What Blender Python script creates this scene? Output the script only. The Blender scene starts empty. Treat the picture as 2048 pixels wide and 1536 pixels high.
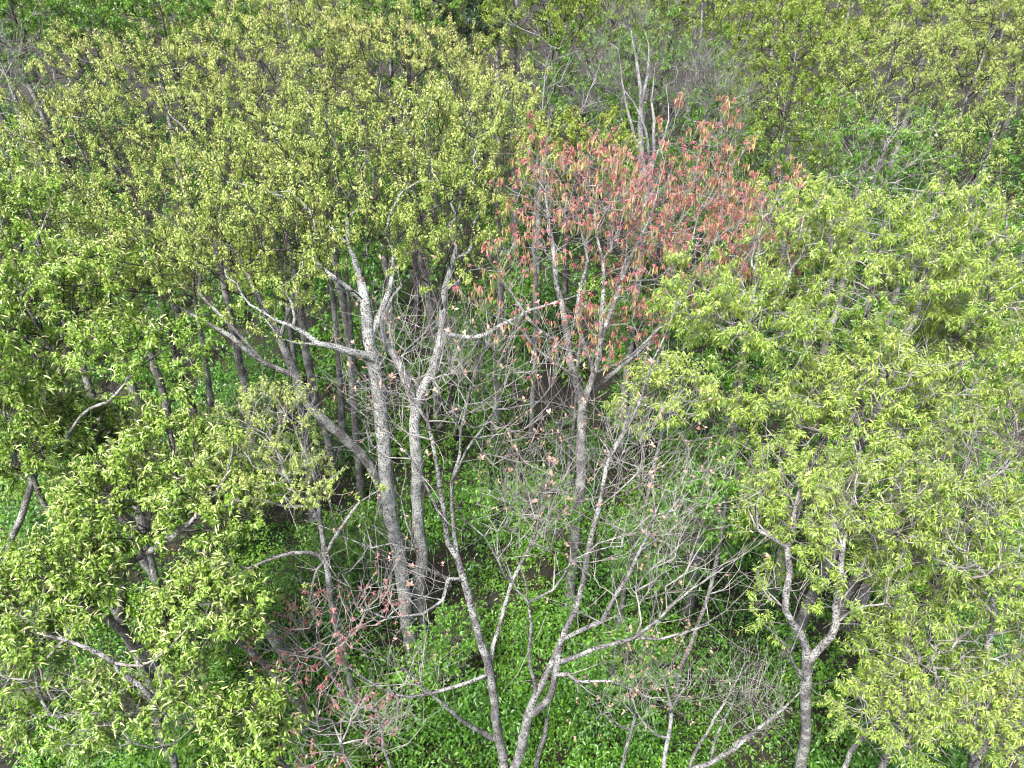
import bpy, math, zlib
import numpy as np
from math import radians, sin, cos, tan, atan2, pi

sc = bpy.context.scene
COL = sc.collection

# ------------------------------------------------------------------ camera, sky, sun, exposure
CAM_H, PITCH, FPX = 16.0, 33.0, 1366.0
cam_d = bpy.data.cameras.new('camera')
cam_d.sensor_width = 36.0
cam_d.lens = 36.0 * FPX / 2048.0
cam_d.clip_start, cam_d.clip_end = 0.1, 600.0
cam = bpy.data.objects.new('camera', cam_d)
cam.location = (0, 0, CAM_H)
cam.rotation_euler = (radians(90 - PITCH), 0, 0)
COL.objects.link(cam)
sc.camera = cam

SUN_EL, SUN_AZ = 60.0, 212.0          # azimuth clockwise from +Y; the soft light comes from high on the left
w = bpy.data.worlds.new('World')
sc.world = w
w.use_nodes = True
wn = w.node_tree.nodes
sky = wn.new('ShaderNodeTexSky')
sky.sky_type = 'NISHITA'
sky.sun_disc = False
sky.sun_elevation = radians(SUN_EL)
sky.sun_rotation = radians(SUN_AZ)
sky.air_density, sky.dust_density, sky.ozone_density = 1.0, 4.0, 0.6
bg = wn['Background']
bg.inputs['Strength'].default_value = 0.05
w.node_tree.links.new(sky.outputs[0], bg.inputs[0])

sun_d = bpy.data.lights.new('sun', 'SUN')
sun_d.energy = 1.5
sun_d.angle = radians(16)
sun_d.color = (1.0, 0.97, 0.92)
sun = bpy.data.objects.new('sun', sun_d)
sun.rotation_euler = (radians(90 - SUN_EL), 0, radians(180 - SUN_AZ))
COL.objects.link(sun)

vs = sc.view_settings
vs.view_transform, vs.look, vs.gamma, vs.use_curve_mapping = 'Standard', 'None', 1.0, False
vs.exposure = 3.1
cy = sc.cycles
cy.max_bounces, cy.diffuse_bounces, cy.glossy_bounces, cy.transmission_bounces = 4, 2, 1, 2
cy.use_denoising = True
cy.filter_width = 1.1

# ------------------------------------------------------------------ small maths
CP, SP = cos(radians(PITCH)), sin(radians(PITCH))


def P(px, py, Y):
    """The point of the place at distance Y in front of the camera that shows at photo pixel (px, py)."""
    v = (py - 768.0) / FPX
    t = Y / (CP - v * SP)
    return np.array([t * (px - 1024.0) / FPX, Y, CAM_H - t * (SP + v * CP)])


def ground(x, y):
    x, y = np.asarray(x, float), np.asarray(y, float)
    g = 0.17 * np.maximum(0, y - 17) + 0.0016 * np.maximum(0, y - 17) ** 2 * (y < 60) + (y >= 60) * 0.0016 * 43 ** 2
    return g + 0.18 * np.sin(x * 0.55 + 1.3) * np.cos(y * 0.43) + 0.08 * np.sin(x * 1.7 + y * 1.1)


def unit(v):
    return v / np.maximum(np.linalg.norm(v, axis=-1, keepdims=True), 1e-9)


def lin(r, g, b):
    f = lambda c: (c / 255 / 12.92) if c / 255 <= 0.04045 else ((c / 255 + 0.055) / 1.055) ** 2.4
    return (f(r), f(g), f(b), 1.0)


TRIS = [0]


def raw_mesh(name, co, faces, mat, tint=None, smooth=False):
    """faces: (n,k) int array, all of one size; tint: one value per vertex"""
    me = bpy.data.meshes.new(name)
    n, k = faces.shape
    me.vertices.add(len(co))
    me.vertices.foreach_set('co', np.ascontiguousarray(co, np.float32).ravel())
    me.loops.add(n * k)
    me.loops.foreach_set('vertex_index', np.ascontiguousarray(faces, np.int32).ravel())
    me.polygons.add(n)
    me.polygons.foreach_set('loop_start', np.arange(0, n * k, k, dtype=np.int32))
    if smooth:
        me.polygons.foreach_set('use_smooth', np.ones(n, bool))
    if tint is not None:
        a = me.attributes.new('tint', 'FLOAT', 'POINT')
        a.data.foreach_set('value', np.ascontiguousarray(tint, np.float32))
    me.update(calc_edges=True)
    me.materials.append(mat)
    TRIS[0] += n * (k - 2)
    return me


def link(name, me, parent=None, loc=None, kind=None, label=None):
    o = bpy.data.objects.new(name, me)
    COL.objects.link(o)
    if loc is not None:
        o.location = loc
    if parent is not None:
        o.parent = parent
    if kind:
        o['kind'] = kind
    if label:
        o['label'] = label
    return o


def thing(name, label, cat, loc, group=None):
    o = bpy.data.objects.new(name, None)
    o.empty_display_size = 0.3
    COL.objects.link(o)
    o.location = loc
    o['label'], o['category'] = label, cat
    if group:
        o['group'] = group
    return o


# ------------------------------------------------------------------ materials
def nodes(name):
    m = bpy.data.materials.new(name)
    m.use_nodes = True
    nt = m.node_tree
    nt.nodes.clear()
    return m, nt, lambda a, b: nt.links.new(a, b)


def leaf_mat(name, stops, trans=0.42, gloss=0.03):
    m, nt, L = nodes(name)
    at = nt.nodes.new('ShaderNodeAttribute'); at.attribute_name = 'tint'
    rp = nt.nodes.new('ShaderNodeValToRGB')
    el = rp.color_ramp.elements
    while len(el) < len(stops):
        el.new(0.5)
    for e, (p, c) in zip(el, stops):
        e.position, e.color = p, (c[0], c[1], c[2], 1)
    L(at.outputs['Fac'], rp.inputs[0])
    d = nt.nodes.new('ShaderNodeBsdfDiffuse')
    t = nt.nodes.new('ShaderNodeBsdfTranslucent')
    g = nt.nodes.new('ShaderNodeBsdfGlossy'); g.inputs['Roughness'].default_value = 0.42
    g.inputs['Color'].default_value = (0.9, 0.95, 1, 1)
    m1 = nt.nodes.new('ShaderNodeMixShader'); m1.inputs[0].default_value = trans
    m2 = nt.nodes.new('ShaderNodeMixShader'); m2.inputs[0].default_value = gloss
    o = nt.nodes.new('ShaderNodeOutputMaterial')
    L(rp.outputs[0], d.inputs[0]); L(rp.outputs[0], t.inputs[0])
    L(d.outputs[0], m1.inputs[1]); L(t.outputs[0], m1.inputs[2])
    L(m1.outputs[0], m2.inputs[1]); L(g.outputs[0], m2.inputs[2])
    L(m2.outputs[0], o.inputs[0])
    return m


def bark_mat(name, base, pale, dark, lichen=0.5, scale=9.0):
    """bark with pale lichen patches and dark speckles of its own"""
    m, nt, L = nodes(name)
    tc = nt.nodes.new('ShaderNodeTexCoord')
    n1 = nt.nodes.new('ShaderNodeTexNoise'); n1.inputs['Scale'].default_value = scale * 0.35; n1.inputs['Detail'].default_value = 5
    n2 = nt.nodes.new('ShaderNodeTexNoise'); n2.inputs['Scale'].default_value = scale * 2.6; n2.inputs['Detail'].default_value = 3
    r1 = nt.nodes.new('ShaderNodeValToRGB'); r2 = nt.nodes.new('ShaderNodeValToRGB')
    a, b = r1.color_ramp.elements
    a.position, b.position = 0.62 - 0.3 * lichen, 0.76 - 0.3 * lichen
    a.color, b.color = (*base, 1), (*pale, 1)
    a, b = r2.color_ramp.elements
    a.position, b.position = 0.37, 0.5
    a.color, b.color = (*[c for c in dark], 1), (1, 1, 1, 1)
    mx = nt.nodes.new('ShaderNodeMix'); mx.data_type = 'RGBA'; mx.blend_type = 'MULTIPLY'; mx.inputs[0].default_value = 1
    bp = nt.nodes.new('ShaderNodeBump'); bp.inputs['Strength'].default_value = 0.9; bp.inputs['Distance'].default_value = 0.05
    pb = nt.nodes.new('ShaderNodeBsdfPrincipled'); pb.inputs['Roughness'].default_value = 0.9
    pb.inputs['Specular IOR Level'].default_value = 0.15
    o = nt.nodes.new('ShaderNodeOutputMaterial')
    for n in (n1, n2):
        L(tc.outputs['Object'], n.inputs['Vector'])
    L(n1.outputs[0], r1.inputs[0]); L(n2.outputs[0], r2.inputs[0])
    L(r1.outputs[0], mx.inputs[6]); L(r2.outputs[0], mx.inputs[7])
    L(mx.outputs[2], pb.inputs['Base Color'])
    L(n2.outputs[0], bp.inputs['Height']); L(bp.outputs[0], pb.inputs['Normal'])
    L(pb.outputs[0], o.inputs[0])
    return m


BARK = {
    'pale': bark_mat('lichen_bark', (0.125, 0.12, 0.12), (0.27, 0.275, 0.26), (0.2, 0.19, 0.19), 0.56, 12),
    'grey': bark_mat('grey_bark', (0.13, 0.125, 0.122), (0.28, 0.28, 0.265), (0.3, 0.28, 0.27), 0.5),
    'speckled': bark_mat('speckled_bark', (0.19, 0.195, 0.19), (0.34, 0.35, 0.335), (0.1, 0.1, 0.1), 0.62, 13),
    'dark': bark_mat('dark_bark', (0.045, 0.04, 0.04), (0.16, 0.15, 0.14), (0.5, 0.5, 0.5), 0.3),
    'dead': bark_mat('bleached_bark', (0.16, 0.155, 0.16), (0.30, 0.295, 0.30), (0.5, 0.5, 0.5), 0.7),
    'twig': bark_mat('twig_bark', (0.15, 0.135, 0.13), (0.28, 0.27, 0.255), (0.6, 0.6, 0.6), 0.62, 6),
    'darktwig': bark_mat('dark_twig_bark', (0.035, 0.03, 0.028), (0.11, 0.10, 0.095), (0.6, 0.6, 0.6), 0.35, 6),
}
LEAF = {
    'yellow': leaf_mat('yellow_green_leaf', [(0, (0.13, 0.23, 0.032)), (0.35, (0.27, 0.37, 0.065)), (0.75, (0.40, 0.46, 0.125)), (1, (0.50, 0.43, 0.17))]),
    'catkin': leaf_mat('fresh_green_leaf', [(0, (0.10, 0.21, 0.022)), (0.5, (0.22, 0.35, 0.045)), (1, (0.34, 0.44, 0.085))]),
    'cream': leaf_mat('cream_catkin', [(0, (0.36, 0.42, 0.16)), (1, (0.52, 0.52, 0.26))], 0.2),
    'lance': leaf_mat('lance_leaf', [(0, (0.11, 0.21, 0.022)), (0.45, (0.25, 0.36, 0.05)), (0.85, (0.38, 0.46, 0.10)), (1, (0.47, 0.42, 0.14))]),
    'green': leaf_mat('mid_green_leaf', [(0, (0.055, 0.15, 0.015)), (0.6, (0.12, 0.25, 0.024)), (1, (0.21, 0.33, 0.04))]),
    'lime': leaf_mat('lime_leaf', [(0, (0.13, 0.22, 0.022)), (0.6, (0.22, 0.31, 0.04)), (1, (0.36, 0.34, 0.06))]),
    'under': leaf_mat('understorey_leaf', [(0, (0.03, 0.095, 0.010)), (0.5, (0.08, 0.21, 0.016)), (1, (0.19, 0.36, 0.035))]),
    'ever': leaf_mat('evergreen_leaf', [(0, (0.02, 0.045, 0.018)), (1, (0.05, 0.085, 0.035))], 0.1),
    'red': leaf_mat('young_red_leaf', [(0, (0.30, 0.05, 0.075)), (0.5, (0.44, 0.14, 0.16)), (0.8, (0.44, 0.25, 0.18)), (1, (0.38, 0.36, 0.16))]),
    'tassel': leaf_mat('orange_tassel', [(0, (0.46, 0.29, 0.16)), (0.5, (0.48, 0.37, 0.17)), (1, (0.36, 0.37, 0.13))]),
    'maple': leaf_mat('small_red_leaf', [(0, (0.20, 0.05, 0.06)), (0.6, (0.35, 0.125, 0.13)), (1, (0.38, 0.22, 0.18))]),
    'bud': leaf_mat('pink_bud_leaf', [(0, (0.38, 0.17, 0.14)), (0.5, (0.46, 0.30, 0.22)), (1, (0.46, 0.40, 0.24))]),
    'litter': leaf_mat('dead_leaf', [(0, (0.02, 0.013, 0.01)), (0.6, (0.05, 0.032, 0.022)), (1, (0.11, 0.075, 0.05))], 0.05),
}


def soil_mat():
    m, nt, L = nodes('forest_soil')
    tc = nt.nodes.new('ShaderNodeTexCoord')
    n1 = nt.nodes.new('ShaderNodeTexNoise'); n1.inputs['Scale'].default_value = 1.1; n1.inputs['Detail'].default_value = 8
    n2 = nt.nodes.new('ShaderNodeTexNoise'); n2.inputs['Scale'].default_value = 14; n2.inputs['Detail'].default_value = 5
    r = nt.nodes.new('ShaderNodeValToRGB')
    a, b = r.color_ramp.elements
    a.position, b.position, a.color, b.color = 0.35, 0.7, (0.007, 0.0065, 0.004, 1), (0.020, 0.018, 0.010, 1)
    ad = nt.nodes.new('ShaderNodeMath'); ad.operation = 'ADD'; ad.use_clamp = True
    ml = nt.nodes.new('ShaderNodeMath'); ml.operation = 'MULTIPLY'; ml.inputs[1].default_value = 0.4
    pb = nt.nodes.new('ShaderNodeBsdfPrincipled'); pb.inputs['Roughness'].default_value = 1
    bp = nt.nodes.new('ShaderNodeBump'); bp.inputs['Distance'].default_value = 0.05
    o = nt.nodes.new('ShaderNodeOutputMaterial')
    for n in (n1, n2):
        L(tc.outputs['Object'], n.inputs['Vector'])
    L(n2.outputs[0], ml.inputs[0]); L(n1.outputs[0], ad.inputs[0]); L(ml.outputs[0], ad.inputs[1])
    sb = nt.nodes.new('ShaderNodeMath'); sb.operation = 'SUBTRACT'; sb.inputs[1].default_value = 0.2
    L(ad.outputs[0], sb.inputs[0]); L(sb.outputs[0], r.inputs[0])
    L(r.outputs[0], pb.inputs['Base Color']); L(n2.outputs[0], bp.inputs['Height']); L(bp.outputs[0], pb.inputs['Normal'])
    L(pb.outputs[0], o.inputs[0])
    return m


# ------------------------------------------------------------------ ground
def build_ground():
    def sheet(xs, ys):
        X, Y = np.meshgrid(xs, ys)
        co = np.stack([X, Y, ground(X, Y)], -1).reshape(-1, 3)
        nx, ny = len(xs), len(ys)
        i = (np.arange(ny - 1)[:, None] * nx + np.arange(nx - 1)[None]).ravel()
        return co, np.stack([i, i + 1, i + nx + 1, i + nx], 1)
    xs = np.concatenate([np.linspace(-300, -45, 16)[:-1], np.linspace(-45, 45, 151), np.linspace(45, 300, 16)[1:]])
    ys = np.concatenate([np.linspace(-120, -6, 12)[:-1], np.linspace(-6, 62, 115), np.linspace(62, 400, 20)[1:]])
    co, f = sheet(xs, ys)
    me = raw_mesh('ground', co, f, soil_mat(), smooth=True)
    link('ground', me, kind='structure')


build_ground()


# ------------------------------------------------------------------ wood
def tube(pts, rad, sides, cap=False):
    """one tapering tube along a polyline -> verts, quads"""
    k = len(pts)
    t = np.gradient(pts, axis=0)
    t = unit(t)
    ref = np.array([1.0, 0.1, 0.05]) if abs(t[0, 0]) < 0.8 else np.array([0.0, 1.0, 0.1])
    u = unit(np.cross(t, ref))
    v = np.cross(t, u)
    a = np.arange(sides) * 2 * pi / sides
    ring = u[:, None] * np.cos(a)[None, :, None] + v[:, None] * np.sin(a)[None, :, None]
    co = (pts[:, None] + ring * rad[:, None, None] if rad.ndim == 1 else pts[:, None] + ring * rad[:, :, None]).reshape(-1, 3)
    i = np.arange(k - 1)[:, None] * sides
    j = np.arange(sides)[None]
    j2 = (j + 1) % sides
    f = np.stack([i + j, i + j2, i + sides + j2, i + sides + j], -1).reshape(-1, 4)
    return co, f


def join(parts):
    off, C, F = 0, [], []
    for c, f in parts:
        C.append(c); F.append(f + off); off += len(c)
    return np.concatenate(C), np.concatenate(F)


def smooth_line(pts, step, rng, jit):
    """resample a control polyline (Catmull-Rom) at about STEP, wobbling a little; columns past 3 ride along"""
    pts = np.asarray(pts, float)
    q = np.vstack([2 * pts[0] - pts[1], pts, 2 * pts[-1] - pts[-2]])
    out = []
    for i in range(1, len(q) - 2):
        d = np.linalg.norm(q[i + 1, :3] - q[i, :3])
        m = max(1, int(round(d / step)))
        t = (np.arange(m) / m)[:, None]
        out.append(0.5 * (2 * q[i] + (q[i + 1] - q[i - 1]) * t + (2 * q[i - 1] - 5 * q[i] + 4 * q[i + 1] - q[i + 2]) * t ** 2
                          + (3 * q[i] - q[i - 1] - 3 * q[i + 1] + q[i + 2]) * t ** 3))
    out.append(q[-2][None])
    o = np.concatenate(out)
    w_ = rng.normal(0, jit, (len(o), 3))
    if len(o) > 4:
        w_[1:-1] = (w_[:-2] + w_[1:-1] + w_[2:]) / 2
    w_[0] = 0
    o[:, :3] += w_
    return o


class Skeleton:
    def __init__(self, rng):
        self.rng = rng
        self.pos = np.zeros((60000, 3)); self.par = np.full(60000, -1); self.plen = np.zeros(60000)
        self.rmin = np.zeros(60000); self.n = 0; self.tip = []

    def add(self, p, par, rmin=0.0):
        i = self.n
        self.pos[i], self.par[i], self.rmin[i] = p, par, rmin
        self.plen[i] = 0 if par < 0 else self.plen[par] + np.linalg.norm(p - self.pos[par])
        self.n += 1
        return i

    def stem(self, ctrl, step=0.35, jit=0.025):
        """ctrl: rows x,y,z,radius; the first row joins the nearest node already there"""
        s = smooth_line(ctrl, step, self.rng, jit)
        k = -1
        if self.n:
            k = int(np.argmin(np.linalg.norm(self.pos[:self.n] - s[0, :3], axis=1)))
            if np.linalg.norm(self.pos[k] - s[0, :3]) < 0.12:
                s = s[1:]
        for r in s:
            k = self.add(r[:3], k, max(r[3], 0.002))
        self.tip.append(k)

    def reach(self, targets, bf=0.35, step=0.4, jit=0.05, start_min=0.0, up=0.25):
        """grow a limb to each target from the cheapest node so far"""
        rng = self.rng
        d0 = np.array([np.min(np.linalg.norm(self.pos[:self.n] - a, axis=1)) for a in targets])
        for a in targets[np.argsort(d0)]:
            n = self.n
            dv = a - self.pos[:n]
            d = np.linalg.norm(dv, axis=1)
            cost = d + bf * self.plen[:n] + 1.2 * np.maximum(0, -dv[:, 2] - 0.15 * d) + (self.plen[:n] < start_min) * 50
            j = int(np.argmin(cost))
            L_ = d[j]
            if L_ < 0.05:
                continue
            pd = self.pos[j] - self.pos[self.par[j]] if self.par[j] >= 0 else np.array([0, 0, 1.0])
            pd = pd / max(np.linalg.norm(pd), 1e-6)
            c = self.pos[j] + (pd * 0.45 + np.array([0, 0, up]) + dv[j] / L_ * 0.5) * L_ * 0.42
            m = max(1, int(round(L_ / step)))
            k = j
            p0 = self.pos[j].copy()
            for s in range(1, m + 1):
                t = s / m
                q = (1 - t) ** 2 * p0 + 2 * t * (1 - t) * c + t * t * a
                if s < m:
                    q = q + rng.normal(0, jit * min(1, L_), 3)
                k = self.add(q, k)
            self.tip.append(k)

    def finish(self, rtip, e=2.35):
        n = self.n
        self.pos, self.par, self.rmin = self.pos[:n], self.par[:n], self.rmin[:n]
        acc = np.zeros(n)
        haschild = np.zeros(n, bool)
        haschild[self.par[1:]] = True
        r = np.zeros(n)
        cnt = np.zeros(n)
        for i in range(n - 1, -1, -1):
            if not haschild[i]:
                acc[i] = rtip ** e; cnt[i] = 1
            r[i] = max(acc[i] ** (1 / e), self.rmin[i])
            p = self.par[i]
            if p >= 0:
                acc[p] += max(acc[i], 0.0); cnt[p] += cnt[i]
        self.r, self.cnt = r, cnt
        kids = [[] for _ in range(n)]
        for i in range(1, n):
            if self.par[i] >= 0:
                kids[self.par[i]].append(i)
        self.kids = kids
        chains, todo = [], [(-1, 0)]
        while todo:
            p, i = todo.pop()
            ch = [p] if p >= 0 else []
            while True:
                ch.append(i)
                if not kids[i]:
                    break
                ks = sorted(kids[i], key=lambda q: -(r[q] + 0.0001 * cnt[q]))
                todo += [(i, q) for q in ks[1:]]
                i = ks[0]
            chains.append((ch, p >= 0))
        return chains


def in_ellipsoids(ells, n, rng, shell=0.45):
    vol = np.array([e[3] * e[4] * e[5] * (e[6] if len(e) > 6 else 1) for e in ells])
    out = []
    for e, k in zip(ells, np.maximum(3, np.round(n * vol / vol.sum())).astype(int)):
        q = unit(rng.normal(size=(k * 3, 3)))
        q = q[q[:, 2] > -0.75][:k]
        rr = (shell ** 3 + (1 - shell ** 3) * rng.random(len(q))) ** (1 / 3)
        # an uneven outline: the radius swells and shrinks with direction
        b = 1 + 0.16 * np.sin(q[:, 0] * 5 + e[0] * 3) + 0.14 * np.sin(q[:, 1] * 6 + e[1]) + 0.12 * np.sin(q[:, 2] * 7 + e[0])
        out.append(np.array(e[:3]) + q * (rr * b)[:, None] * np.array(e[3:6]))
    return np.concatenate(out)


def leaves(base, direc, normal, L, W, fold=0.18, droop=0.25, tri=False):
    """small folded two-triangle leaves, or one bent triangle each where they are tiny in the view"""
    n = len(base)
    if tri:
        side = unit(np.cross(direc, normal)) * (W * 0.52)[:, None]
        q = base + direc * (L * 0.3)[:, None]
        co = np.stack([q - side, q + side * 0.9 + np.cross(side, direc) * 0.3, base + direc * L[:, None] - np.array([0, 0, 1.0]) * L[:, None] * droop], 1).reshape(-1, 3)
        return co, np.arange(n * 3).reshape(-1, 3)
    side = unit(np.cross(direc, normal))
    nor = np.cross(side, direc)
    L, W = L[:, None], W[:, None]
    z = np.array([0, 0, 1.0])
    mid = base + direc * L * 0.45
    a = mid + side * W * 0.5 + nor * W * fold
    b = mid - side * W * 0.5 + nor * W * fold
    tip = base + direc * L - z * L * droop
    co = np.stack([base, a, tip, b], 1).reshape(-1, 3)
    i = np.arange(n)[:, None] * 4
    f = np.stack([i + np.array([0, 1, 2]), i + np.array([0, 2, 3])], 1).reshape(-1, 3)
    return co, f


def sprays(anchor, axis, m, rng, L, ratio, along=0.0, out=1.0, fwd=0.4, droop=0.35, flat=0.6, tint=None, tint_var=0.15, tri=False):
    """m leaves round each anchor, spreading out from its axis"""
    n = len(anchor)
    A = np.repeat(anchor, m, 0); D = np.repeat(axis, m, 0)
    rad = unit(np.cross(D, unit(rng.normal(size=(n * m, 3)))))
    dr = unit(D * fwd + rad * out + np.array([0, 0, -droop]) + rng.normal(0, 0.25, (n * m, 3)))
    A = A - D * (rng.random((n * m, 1)) * along)
    nor = unit(np.array([0, 0, 1.0]) * flat + rng.normal(0, 0.5, (n * m, 3)))
    ll = L * rng.uniform(0.65, 1.25, n * m)
    tv = (np.repeat(tint, m) if tint is not None else 0.5) + rng.normal(0, tint_var, n * m)
    co, f = leaves(A, dr, nor, ll, ll * ratio * rng.uniform(0.8, 1.2, n * m), droop=rng.uniform(0.05, 0.4, (n * m, 1)), tri=tri)
    return co, f, np.repeat(np.clip(tv, 0, 1), 3 if tri else 4)


def join_t(parts):
    off, C, F, T = 0, [], [], []
    for c, f, t in parts:
        C.append(c); F.append(f + off); T.append(t); off += len(c)
    return np.concatenate(C), np.concatenate(F), np.concatenate(T)


# species: leaf material, bark, twig bark, leaf length, width ratio, leaves per spray, sprays per twig, twigs per tip ...
SPEC = {
    'yellow': dict(leaf='yellow', bark='grey', twig='darktwig', L=0.068, ratio=0.36, m=9, sp=3, tw=4, tl=0.36, droop=0.55, upt=0.75, tv=(0.32, 0.92)),
    'catkin': dict(leaf='catkin', bark='grey', twig='darktwig', L=0.084, ratio=0.46, m=9, sp=3, tw=4, tl=0.38, droop=0.4, upt=0.35, tv=(0.2, 0.85), cat='cream'),
    'lance': dict(leaf='lance', bark='pale', twig='twig', L=0.098, ratio=0.25, m=9, sp=3, tw=4, tl=0.36, droop=0.5, upt=0.4, tv=(0.15, 0.85)),
    'green': dict(leaf='green', bark='dark', twig='darktwig', L=0.08, ratio=0.44, m=8, sp=3, tw=4, tl=0.38, droop=0.45, upt=0.4, tv=(0.2, 0.9)),
    'lime': dict(leaf='lime', bark='grey', twig='darktwig', L=0.076, ratio=0.42, m=8, sp=3, tw=4, tl=0.36, droop=0.45, upt=0.4, tv=(0.2, 0.9)),
    'sapling': dict(leaf='under', bark='grey', twig='twig', L=0.085, ratio=0.5, m=8, sp=3, tw=4, tl=0.45, droop=0.25, upt=0.2, tv=(0.2, 0.9)),
    'ever': dict(leaf='ever', bark='dark', twig='darktwig', L=0.12, ratio=0.25, m=9, sp=4, tw=5, tl=0.5, droop=0.3, upt=0.2, tv=(0.2, 0.8)),
    'red': dict(leaf='red', bark='pale', twig='twig', L=0.060, ratio=0.44, m=16, sp=1, tw=2, tl=0.42, droop=0.4, upt=0.7, tv=(0.05, 0.75), cat='tassel'),
    'maple': dict(leaf='maple', bark='grey', twig='twig', L=0.062, ratio=0.5, m=7, sp=2, tw=3, tl=0.5, droop=0.5, upt=0.3, tv=(0.1, 0.9)),
    'bud': dict(leaf='bud', bark='pale', twig='twig', L=0.055, ratio=0.5, m=4, sp=1, tw=3, tl=0.85, spread=0.4, droop=0.0, upt=0.95, tv=(0.1, 0.9)),
    'bare': dict(leaf=None, bark='grey', twig='twig', L=0, ratio=0, m=0, sp=0, tw=5, tl=0.7, droop=0, upt=0.7, tv=(0, 1)),
    'dead': dict(leaf=None, bark='dead', twig='dead', L=0, ratio=0, m=0, sp=0, tw=2, tl=0.6, droop=0, upt=0.4, tv=(0, 1)),
}
CLUSTERS = {}
NATTR = 1.2


def cluster_mesh(kind, k):
    """a few shared leaf clusters, for the trees whose clusters can be picked out singly"""
    if (kind, k) not in CLUSTERS:
        s = SPEC[kind]
        rng = np.random.default_rng(900 + k)
        n = 9 if kind == 'red' else 4
        co, f, t = sprays(np.zeros((1, 3)), np.array([[0, 0, 1.0]]), n, rng, s['L'] * 1.05, s['ratio'], out=1.0, fwd=0.7 if kind == 'bud' else 0.1,
                          droop=s['droop'], tint=np.array([0.15 + 0.16 * k]), tint_var=0.12)
        CLUSTERS[(kind, k)] = raw_mesh('leaf_cluster', co, f, LEAF[s['leaf']], t)
    return CLUSTERS[(kind, k)]


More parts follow.
